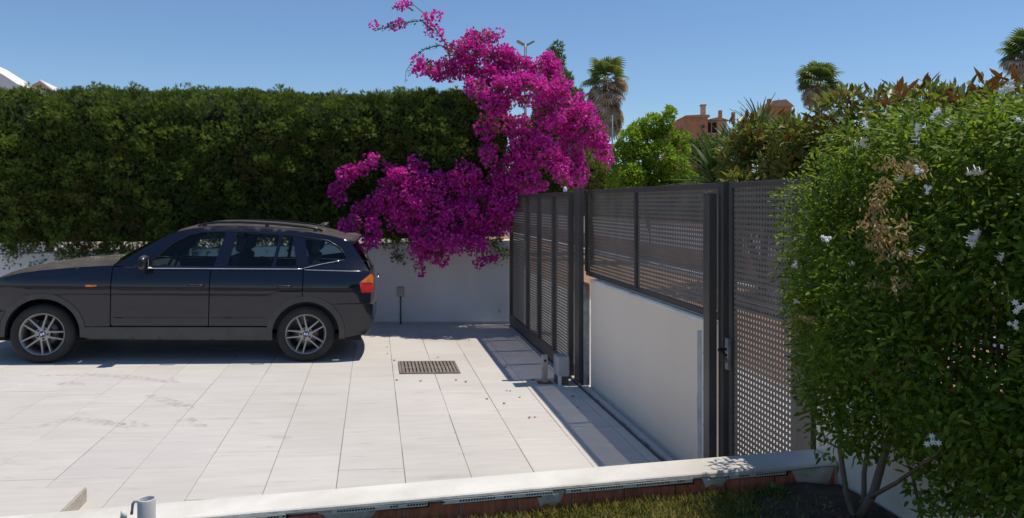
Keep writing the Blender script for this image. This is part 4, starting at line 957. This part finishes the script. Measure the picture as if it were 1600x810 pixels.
ci_ = np.repeat(np.arange(len(jc)), per); dd = rand_dir(n)
lowb = np.arange(len(jc)) >= len(jc)-32
R_ = np.where(lowb, .09, .135)[ci_]
pos = jc[ci_]+dd*(rng.uniform(.25, 1.1, n)**.6*R_)[:, None]*np.array([.9, 1, 1])
kp = rng.uniform(0, 1, n) < np.where(lowb, .55, 1)[ci_]; pos, dd = pos[kp], dd[kp]; n = len(pos)
axs = unit(dd*.6+np.array([-.25, -.1, -.15])+rng.normal(0, .5, (n, 3))); nr = unit(np.array([-.3, -.25, .95])+dd*.4+rng.normal(0, .45, (n, 3)))
o = leaves('leaves', pos-joff, axs, nr, (.014+.036*rng.uniform(0, 1, n)**1.6), rng.uniform(.0085, .0175, n), LEAF, M['jleaf'], jas); tag(o, kind='stuff')
def jstem(pts, r0, r1): MB().tube([Vector(p)-jas.location for p in pts], list(np.linspace(r0, r1, len(pts))), 8).build('stem', M['bark'], jas)
S_ = lambda a, b, x_: PX(a, b, x_)
jstem([S_(1335, 812, 2.05), S_(1322, 770, 2.04), S_(1312, 700, 2.03), S_(1313, 640, 2.03), S_(1315, 560, 2.0)], .014, .008)
jstem([S_(1345, 805, 2.05), S_(1365, 770, 2.05), S_(1385, 700, 2.06), S_(1400, 640, 2.05), S_(1420, 560, 2.0)], .020, .010)
jstem([S_(1345, 785, 2.06), S_(1400, 755, 2.0), S_(1450, 720, 1.96), S_(1490, 690, 1.92)], .010, .005)
jstem([S_(1350, 790, 2.08), S_(1350, 740, 2.09), S_(1360, 680, 2.1), S_(1350, 600, 2.08)], .012, .007)
jstem([S_(1440, 810, 2.05), S_(1425, 740, 2.03), S_(1400, 680, 2.0), S_(1420, 630, 1.98)], .007, .004)
jstem([S_(1520, 812, 1.98), S_(1510, 750, 1.97), S_(1530, 700, 1.95), S_(1500, 640, 1.93)], .007, .004)
jstem([S_(1575, 812, 1.95), S_(1580, 760, 1.94), S_(1560, 710, 1.92), S_(1590, 650, 1.9)], .006, .003)
jstem([S_(1310, 700, 2.02), S_(1290, 690, 2.0), S_(1275, 640, 1.99), S_(1270, 600, 1.98)], .005, .003)
fl = MB()
for (cx, cy, cz) in ((0, 0, 0), (.019, .01, .008), (-.016, .014, .013), (.006, -.006, -.018)):
    for k in range(6):
        a = 2*math.pi*k/6+cx*60; d_ = Vector((math.cos(a), .25, math.sin(a))); n_ = Vector((-math.sin(a), 0, math.cos(a))); c_ = Vector((cx, cy-.03, cz))
        fl.add([c_, c_+d_*.007+n_*.0034, c_+d_*.014, c_+d_*.007-n_*.0034], [(0, 3, 2, 1)])
    fl.tube([(cx, cy, cz), (cx, cy-.03, cz)], .0015, 4)
fo = fl.build('flower', M['jpetal'], jas, fixn=False); fme = fo.data; bpy.data.objects.remove(fo)
for a, b, sc in ((1345, 195, 1), (1345, 220, 1.1), (1513, 369, 1.25), (1523, 262, 1.1), (1290, 376, .9), (1240, 413, .8), (1425, 218, .9), (1440, 202, .9), (1468, 182, 1.0), (1478, 190, .8), (1432, 268, .8), (1452, 296, .7), (1437, 388, .7), (1456, 690, 1.0), (1592, 478, .9), (1403, 277, .7), (1578, 142, 1.1), (1595, 195, .9), (1330, 410, .6), (1287, 372, .6), (1585, 505, .7), (1300, 170, .8), (1310, 185, .7), (1420, 395, .6), (1245, 470, .6), (1560, 400, .6)):
    p_ = S_(a, b, 1.69); o = link('flower', fme, jas, p_-jas.location, (random.uniform(-1.0, -.2), random.uniform(0, 6), random.uniform(-.9, .1))); o.scale = (sc*.8,)*3
for a, b, w_, h_, k in ((1382, 290, 10, 16, 60), (1430, 262, 18, 12, 70), (1395, 255, 14, 10, 45), (1370, 320, 12, 20, 80), (1375, 370, 18, 30, 190), (1350, 350, 8, 10, 35), (1405, 360, 6, 22, 50), (1412, 395, 10, 9, 40), (1405, 440, 8, 14, 45), (1260, 495, 16, 6, 40), (1235, 500, 8, 6, 20), (1366, 570, 5, 8, 14), (1420, 570, 6, 7, 12), (1365, 440, 5, 8, 16)):
    c_ = np.array(S_(a, b, 1.74)); s_ = 2.6/FPX; d_ = rng.normal(size=(k, 3))*np.array([.02, w_*s_*.6, h_*s_*.6])
    o = leaves('dry_leaves', c_+d_-joff, rand_dir(k)*.7+np.array([0, 0, -.8]), rand_dir(k), rng.uniform(.012, .03, k), .008, LEAF, M['dry'], jas); tag(o, kind='stuff')
# small weed at the kerb foot
wd = empty('weed_plant', (1.84, 3.30, .49)); tag(wd, 'small bluish green weed at the foot of the kerb wall', 'weed')
n = 90; dd = rand_dir(n); dd[:, 2] = np.abs(dd[:, 2])*.8; o = leaves('leaves', dd*rng.uniform(.01, .06, (n, 1)), dd+np.array([0, -.1, .2]), rand_dir(n)+np.array([0, 0, 1]), .035, .014, LEAF, M['dleaf'], wd); tag(o, kind='stuff')
MB().tube([(0, 0, -.02), (0, 0, .04)], .004, 5).build('stem', M['bark'], wd)

# ------------------------------------------------------------------ across the street and beyond
def blob_tree(name, loc, blobs, m, label, cat, per=420, ln=.09, wd_=.05, trunk=None, group=None, rough_r=1.0):
    e = empty(name, loc); tag(e, label, cat, group); off_ = np.array(loc)
    P_, A_, N_ = [], [], []
    for c_, r_ in blobs:
        k = int(per*(np.mean(r_))**2/.2)+20; d = rand_dir(k); q = np.array(c_)+d*(rng.uniform(.45, 1.08, k)**.5)[:, None]*np.array(r_)
        P_.append(q); A_.append(d+rng.normal(0, .5, (k, 3))+np.array([0, 0, .2])); N_.append(rand_dir(k)+np.array([0, 0, .7])+d*.4)
    P_ = np.concatenate(P_); o = leaves('crown', P_-off_, np.concatenate(A_), np.concatenate(N_), rng.uniform(.7, 1.3, len(P_))*ln, wd_, LEAF4, m, e); tag(o, kind='stuff')
    for t in (trunk or [[(0, 0, -.3), (0, 0, 1.5)]]):
        MB().tube(t, list(np.linspace(.10, .035, len(t))), 8).build('trunk', M['bark'], e)
    return e
def pix_blobs(L_, D, jit=.5, depth=1.0):
    out = []
    for a, b, c in L_:
        d_ = D+random.uniform(-jit, jit); s_ = d_/FPX; out.append((np.array(PD(a, b, d_)), (c*s_, c*s_*depth, c*s_)))
    return out
# round bright tree
c_ = PD(1018, 316, 25.5); base = (c_.x, c_.y, -.35)
bl = pix_blobs([(1018, 195, 16), (1040, 190, 12), (1048, 178, 8), (1000, 205, 16), (985, 222, 18), (1010, 225, 24), (1040, 215, 18), (1060, 235, 16), (1030, 245, 24), (1000, 250, 24), (975, 255, 18), (1055, 262, 20), (985, 280, 24), (1020, 280, 28), (1055, 290, 24), (970, 292, 22), (1000, 297, 26), (1035, 297, 26), (1075, 285, 18), (970, 235, 12), (1068, 215, 9), (1028, 205, 14), (1046, 171, 4), (990, 205, 9)], 25.5, .5)
blob_tree('round_tree', base, bl, M['tleaf'], 'bright green round leafy tree beyond the lattice fence', 'tree', 900, .12, .075, [[(0, 0, -.1), (0, 0, 1.4), (.1, 0, 2.6)], [(0, 0, 1.2), (-.5, 0, 2.8)], [(0, 0, 1.3), (.5, .1, 3.0)]])
c_ = PD(925, 316, 27); bl = pix_blobs([(915, 215, 18), (905, 250, 20), (930, 240, 16), (925, 275, 22), (950, 270, 16), (945, 240, 12), (905, 195, 12), (890, 230, 20), (940, 290, 20), (900, 285, 22)], 27, .6)
blob_tree('olive_tree', (c_.x, c_.y, -.35), bl, M['oleaf'], 'grey green loose tree behind the bougainvillea and palm trunk', 'tree', 500, .13, .06, [[(0, 0, -.1), (0, 0, 1.2), (-.2, 0, 2.8)]])
c_ = PD(1100, 316, 27); bl = pix_blobs([(1082, 235, 14), (1100, 228, 15), (1120, 232, 14), (1138, 225, 14), (1088, 260, 20), (1112, 258, 20), (1135, 252, 18), (1095, 288, 22), (1125, 285, 22), (1150, 275, 20), (1160, 235, 14)], 27, .5)
blob_tree('backdrop_shrub', (c_.x, c_.y, -.35), bl, M['dleaf'], 'dark green shrub filling the gap behind the yucca', 'shrub', 600, .14, .07, [[(0, 0, -.1), (0, 0, 1.2), (.2, 0, 2.4)]])
# conifer
c_ = PD(868, 316, 30); bl = []
for b in np.arange(72, 300, 9):
    w_ = 3+(b-68)*.38
    for k in range(max(1, int(w_/6))): bl += pix_blobs([(868+random.uniform(-w_*.8, w_*.8)+(6 if b > 120 else 0), b+random.uniform(-4, 4), 7+w_*.12)], 30, .5)
blob_tree('conifer_tree', (c_.x, c_.y, -.35), bl, M['dleaf'], 'pointed dark conifer top rising behind the bougainvillea', 'tree', 900, .16, .05, [[(0, 0, -.1), (0, 0, 4), (0, 0, 7.6)]])
# yucca clump
yl = MB(); rows = []
for u in np.linspace(0, 1, 6):
    w_ = .026*(1-u**3)*(.6+.8*min(1, u*4)) if u < 1 else .001
    rows.append([(u, -w_, .012), (u, 0, 0), (u, w_, .012)])
rows = [[(x_, y_, z_-.16*x_**2.4) for x_, y_, z_ in r] for r in rows]
yo = yl.grid(rows).build('leaf', M['yucca']); yme = yo.data; bpy.data.objects.remove(yo)
for i, (a, b, D, nl, sc, lab) in enumerate(((1118, 288, 17.5, 95, 1.1, 'spiky green yucca clump just above the lattice fence'), (1152, 250, 19, 70, 1.0, 'taller spiky yucca behind the copper leaved shrubs'), (1188, 212, 24, 70, 1.1, 'far pale yucca tuft under the distant roof'))):
    p_ = PD(a, b, D); e = empty('yucca_plant', (p_.x, p_.y, -.1)); tag(e, lab, 'yucca', 'yuccas across the street')
    hz = p_.z+.1; MB().tube([(0, 0, -.2), (.03, 0, hz*.5), (0, 0, hz)], [.11, .09, .08], 8).build('trunk', M['bark'], e)
    for k in range(nl):
        az = k*2.4+random.uniform(-.2, .2); el = math.radians(-15+95*((k+.5)/nl)**.8)
        o = link('leaf', yme, e, (0, 0, hz-.1+.25*k/nl), (random.uniform(-.3, .3), -el, az)); o.scale = (sc*random.uniform(.8, 1.15),)*3
# copper-backed big-leaved shrubs: each leaf a two-sided blade
bl_ = MB(); T, Fc = LEAF
top_ = [(u*.30, v*.10, w*.2) for u, v, w in T]; bl_.add(top_, [tuple(f) for f in Fc], True); bl_.cur = 1
bl_.add([(a, b, c-.003) for a, b, c in top_], [tuple(f)[::-1] for f in Fc], True)
lo_ = bl_.build('leaf', [M['ftop'], M['fback']], fixn=False); lme = lo_.data; bpy.data.objects.remove(lo_)
labs = ['copper leaved shrub with upright red-brown leaves left of the second palm', 'copper leaved shrub below the middle palm head', 'tall copper leaved shrub whose leaf tips stand beside the middle palm', 'copper leaved shrub with leaf tips showing above the middle of the jasmine', 'rightmost copper leaved shrub rising over the jasmine under the cropped palm']
for i, (a, b, D, rpx) in enumerate(((1192, 172, 16.5, 44), (1258, 178, 15.5, 40), (1345, 130, 14.5, 36), (1430, 122, 13.2, 42), (1540, 114, 12.2, 50))):
    p_ = PD(a, b, D); s_ = D/FPX; R_ = rpx*s_*1.2; base = (p_.x, p_.y, -.1); bl = []
    for k in range(26):
        zz = random.uniform(.8, p_.z-.36); bl.append((np.array((p_.x+random.uniform(-R_, R_), p_.y+random.uniform(-R_, R_)*.8, zz)), (.34, .34, .30)))
    e = blob_tree('copper_shrub', base, bl, M['oleaf'], labs[i], 'shrub', 330, .17, .075, [[(0, 0, -.1), (.05, 0, 1.2), (.1, 0, p_.z-1.2)], [(0, 0, .3), (-.3, .1, 1.2), (-.35, 0, p_.z-1.3)]], 'copper leaved shrubs across the street')
    for k in range(59):
        u = random.uniform(-1, 1); v = random.uniform(-.8, .5); hz = p_.z+.1-abs(u)*.18-random.random()**1.6*.85
        el = random.uniform(.15, 1.25); az = random.uniform(0, 6.28)
        o = link('leaf', lme, e, (u*R_, v*R_, hz-.12), (random.uniform(-.5, .5), -el, az)); o.scale = (random.uniform(.75, 1.15),)*3
# hedge, low wall along the far side of the street
sw = empty('street_wall', (9.0, 18, -.1)); tag(sw, 'low terracotta and grey wall across the street seen through the lattice', 'wall')
MB().box(0, .2, -24, 40, -.2, .62).build('wall_base', M['terracotta'], sw); MB().box(.02, .18, -24, 40, .621, 1.30).build('wall_upper', M['white_wall'], sw)
MB().box(-.02, .22, -24, 40, 1.301, 1.34).build('wall_cap', M['tan'], sw)
bl = []
for yy in np.arange(-4, 52, .62):
    for zz in (1.0, 1.5, 2.0): bl.append((np.array((10.0+random.uniform(-.25, .25), yy+random.uniform(-.2, .2), zz+random.uniform(-.15, .15))), (.5, .5, .45)))
blob_tree('street_hedge', (10.0, 18, -.1), bl, M['dleaf'], 'dark green hedge behind the low wall across the street', 'hedge', 150, .20, .10, [[(0, 0, 0), (0, 0, 1.5)]])

# fan palms
fr = MB(); fr.tube([(0, 0, 0), (.5, 0, .03), (.85, 0, .02)], [.022, .016, .012], 5)
for k in range(19):
    a = math.radians(-115+230*k/18); d_ = Vector((math.cos(a), math.sin(a), 0)); n_ = Vector((-math.sin(a), math.cos(a), 0)); L_ = .86-.16*abs(k-9)/9
    c_ = Vector((.83, 0, .02)); m_ = c_+d_*L_*.55+Vector((0, 0, .03)); t_ = c_+d_*L_*.86-Vector((0, 0, .10)); t2 = c_+d_*L_-Vector((0, 0, .30))
    fr.add([c_, m_+n_*.075, m_-n_*.075, t_+n_*.04, t_-n_*.04, t2], [(0, 2, 1), (1, 2, 4, 3), (3, 4, 5)])
fo = fr.build('frond', M['palm'], fixn=False); fgm = fo.data; bpy.data.objects.remove(fo)
fdm = fgm.copy(); fdm.materials.clear(); fdm.materials.append(M['palmdry'])
def palm(px, py, D, crown_px, skirt_px, label, ngreen=26, ndead=46):
    p_ = PD(px, py, D); sc = crown_px/2*D/FPX/1.6; e = empty('fan_palm', (p_.x, p_.y, -.4)); tag(e, label, 'palm', 'fan palms on the skyline')
    h = p_.z+.4; MB().tube([(0, 0, 0), (.05, 0, h*.3), (-.04, 0, h*.7), (0, 0, h)], [.24, .18, .16, .15], 10).build('trunk', M['palmbark'], e)
    for k in range(ngreen):
        el = math.radians(88-105*(k/ngreen)**.9); az = k*2.4+random.uniform(-.3, .3)
        o = link('frond', fgm, e, (0, 0, h-.1), (random.uniform(-.6, .6), -el, az)); o.scale = (sc*random.uniform(.8, 1.05),)*3
    sk = skirt_px*D/FPX
    for k in range(ndead):
        u = k/ndead; el = math.radians(-8-62*u**.8+random.uniform(-16, 14)); az = k*2.4+random.uniform(-.4, .4)
        o = link('dead_frond', fdm, e, (0, 0, h-.2-(sk-1.1*sc)*u**1.1), (random.uniform(-.9, .9), -el, az)); o.scale = (sc*random.uniform(.75, 1.0),)*3
palm(946, 122, 50, 84, 85, 'shaggy fan palm with long grey skirt standing beside the bougainvillea', 18, 64)
palm(1278, 128, 50, 80, 36, 'green headed fan palm between distant roofs and copper leaves', 32, 22)
palm(1603, 82, 46, 84, 40, 'fan palm cut off by the right photo edge', 32, 26)

# floodlight mast, blue pole
p_ = PD(821, 70, 40); e = empty('floodlight_mast', (p_.x, p_.y, -.4)); tag(e, 'thin floodlight mast with two lamp heads above the bougainvillea', 'mast')
h = p_.z+.4; MB().tube([(0, 0, 0), (0, 0, h)], [.10, .06], 8).build('pole', M['lamp_grey'], e)
for sg in (-1, 1):
    MB().box(-.22, .22, -.16, .16, -.05, .05).build('lamp_head', M['lamp_grey'], e, (sg*.26, 0, h+.08), (0, -sg*.5, 0), bevel=.03)
MB().box(-.25, .05, -.1, .1, -.06, .06).build('camera_box', M['lamp_grey'], e, (-.08, 0, h-.65), bevel=.03)
p_ = PD(957, 180, 30); e = empty('thin_pole', (p_.x, p_.y, -.4)); tag(e, 'thin blue grey pole right of the palm trunk', 'pole')
h = p_.z+.4; MB().tube([(0, 0, 0), (0, 0, h*.62), (0, 0, h)], [.05, .04, .015], 8).build('shaft', M['blue_pole'], e)
MB().box(-.18, .18, -.05, .05, -.06, .06).build('bracket', M['lamp_grey'], e, (0, 0, h*.79), bevel=.02)
MB().box(-.09, .09, -.09, .09, -.2, .2).build('meter_box', M['blue_pole'], e, (0, -.05, h*.5), bevel=.02)

# distant terracotta houses
def house(D, px0, px1, label):
    a = PD(px0, 316, D); b = PD(px1, 316, D); e = empty('terracotta_house', (a.x, a.y, -.4), (0, 0, -TH)); tag(e, label, 'house', 'terracotta houses on the skyline'); return e, (b-a).length
D = 62.0; s_ = D/FPX; e, _ = house(D, 1050, 1140, 'terracotta house with tall chimney between the round tree and yuccas')
def hx(px): return (px-1050)*s_
def hz(py): return CAMZ+.4+(316-py)*s_
MB().box(hx(1068), hx(1106), 0, 5, 0, hz(184)).build('wall', M['terracotta'], e); MB().box(hx(1106.2), hx(1142), 1.2, 5.2, 0, hz(187)).build('wall', M['tan'], e)
MB().box(hx(1052), hx(1067.8), .4, 5, 0, hz(200)).build('wall', M['terracotta'], e)
q = MB(); q.prism([(hx(1066), hz(183.9)), (hx(1070), hz(181)), (hx(1096), hz(179.6)), (hx(1108), hz(180)), (hx(1108), hz(183.9))], 'y', -.2, 5.1); rf = q.build('roof', M['rooftile'], e)
ch = MB().box(hx(1105.5), hx(1112.5), 2, 2.4, hz(186), hz(161)).build('chimney', M['tan'], rf); MB().box(hx(1104.5), hx(1113.5), 1.95, 2.45, hz(160.9), hz(158.5)).build('chimney_cap', M['rooftile'], rf)
q = MB(); q.prism([(hx(1104), hz(186.5)), (hx(1128), hz(181)), (hx(1146), hz(186.5))], 'y', .9, 5.4); q.build('roof', M['rooftile'], e)
w_ = MB().box(hx(1096.5), hx(1100.5), -.06, -.005, hz(201), hz(196)).build('window', M['dark_glass'], e); MB().box(hx(1096.8), hx(1100.2), -.1, -.061, hz(201.8), hz(201)).build('sill', M['tan'], w_)
MB().box(hx(1107), hx(1126), 1.12, 1.195, hz(206), hz(189.5)).build('loggia', M['dark_glass'], e); 
for k in (1107.5, 1116, 1125): MB().box(hx(k), hx(k+1.6), 1.0, 1.115, hz(206), hz(189)).build('loggia_post', M['terracotta'], e)
MB().box(hx(1106), hx(1142), .95, 1.1, hz(214), hz(206.2)).build('parapet', M['tan'], e)
for k, t in ((1134, 168), (1155, 171)): MB().box(hx(k), hx(k+5), 2, 2.3, hz(190), hz(t)).build('chimney', M['terracotta'], rf)
e2, _ = house(80, 1195, 1245, 'distant tan roof peak left of the middle palm'); s2 = 80/FPX
hx2 = lambda px: (px-1195)*s2; hz2 = lambda py: CAMZ+.4+(316-py)*s2
MB().box(hx2(1203), hx2(1237), 0, 3, 0, hz2(167.1)).build('wall', M['terracotta'], e2)
q = MB(); q.prism([(hx2(1200), hz2(167)), (hx2(1207), hz2(158)), (hx2(1227), hz2(156)), (hx2(1240), hz2(167))], 'y', -.3, 3.3); q.build('roof', M['rooftile'], e2)
MB().box(hx2(1203), hx2(1208), .5, 1, hz2(164), hz2(153.5)).build('chimney', M['terracotta'], e2)
# white house at the left, behind the hedge
D = 26.0; A3 = PD(40, 316, D); ra3 = math.atan2(A3.x, A3.y)+.30; e = empty('white_house', (A3.x, A3.y, -.4), (0, 0, -ra3)); tag(e, 'white gabled house roof showing over the left end of the hedge', 'house')
def W3(px, py):                                         # photo pixel -> local (x, z) on the gable plane
    d = PD(px, py, 1.0); ex, ey = Vector((math.cos(ra3), -math.sin(ra3))), Vector((math.sin(ra3), math.cos(ra3))); dd = Vector((d.x, d.y))
    t = A3.xy.dot(ey)/dd.dot(ey); return ((dd*t-A3.xy).dot(ex), CAMZ+(d.z-CAMZ)*t+.4)
def P3(L_): return [W3(a, b) for a, b in L_]
lo3 = [(W3(-120, 400)[0], 0), (W3(83, 400)[0], 0)]
q = MB(); q.prism(lo3+P3([(60, 146), (42, 138), (26, 131), (8, 119), (-25, 100), (-60, 78), (-120, 120)]), 'y', 0, 4); q.build('gable_wall', M['plaster'], e)
q = MB(); q.prism(P3([(36, 128), (50, 121), (66, 131), (74, 138), (74, 144), (58, 134)]), 'y', .8, 3); q.build('roof', M['rooftile'], e)
q = MB(); q.prism(P3([(50, 120.5), (52, 119.8), (76, 138), (76, 141)]), 'y', .6, 3.2); q.build('verge', M['plaster'], e)
(x0, z1), (x1, z0) = W3(0, 210), W3(30, 260); w_ = MB().box(x0, x1, -.06, -.005, z0, z1).build('window', M['dark_glass'], e); MB().box(x0-.05, x1+.05, -.12, -.061, z0-.05, z0-.001).build('sill', M['plaster'], w_)
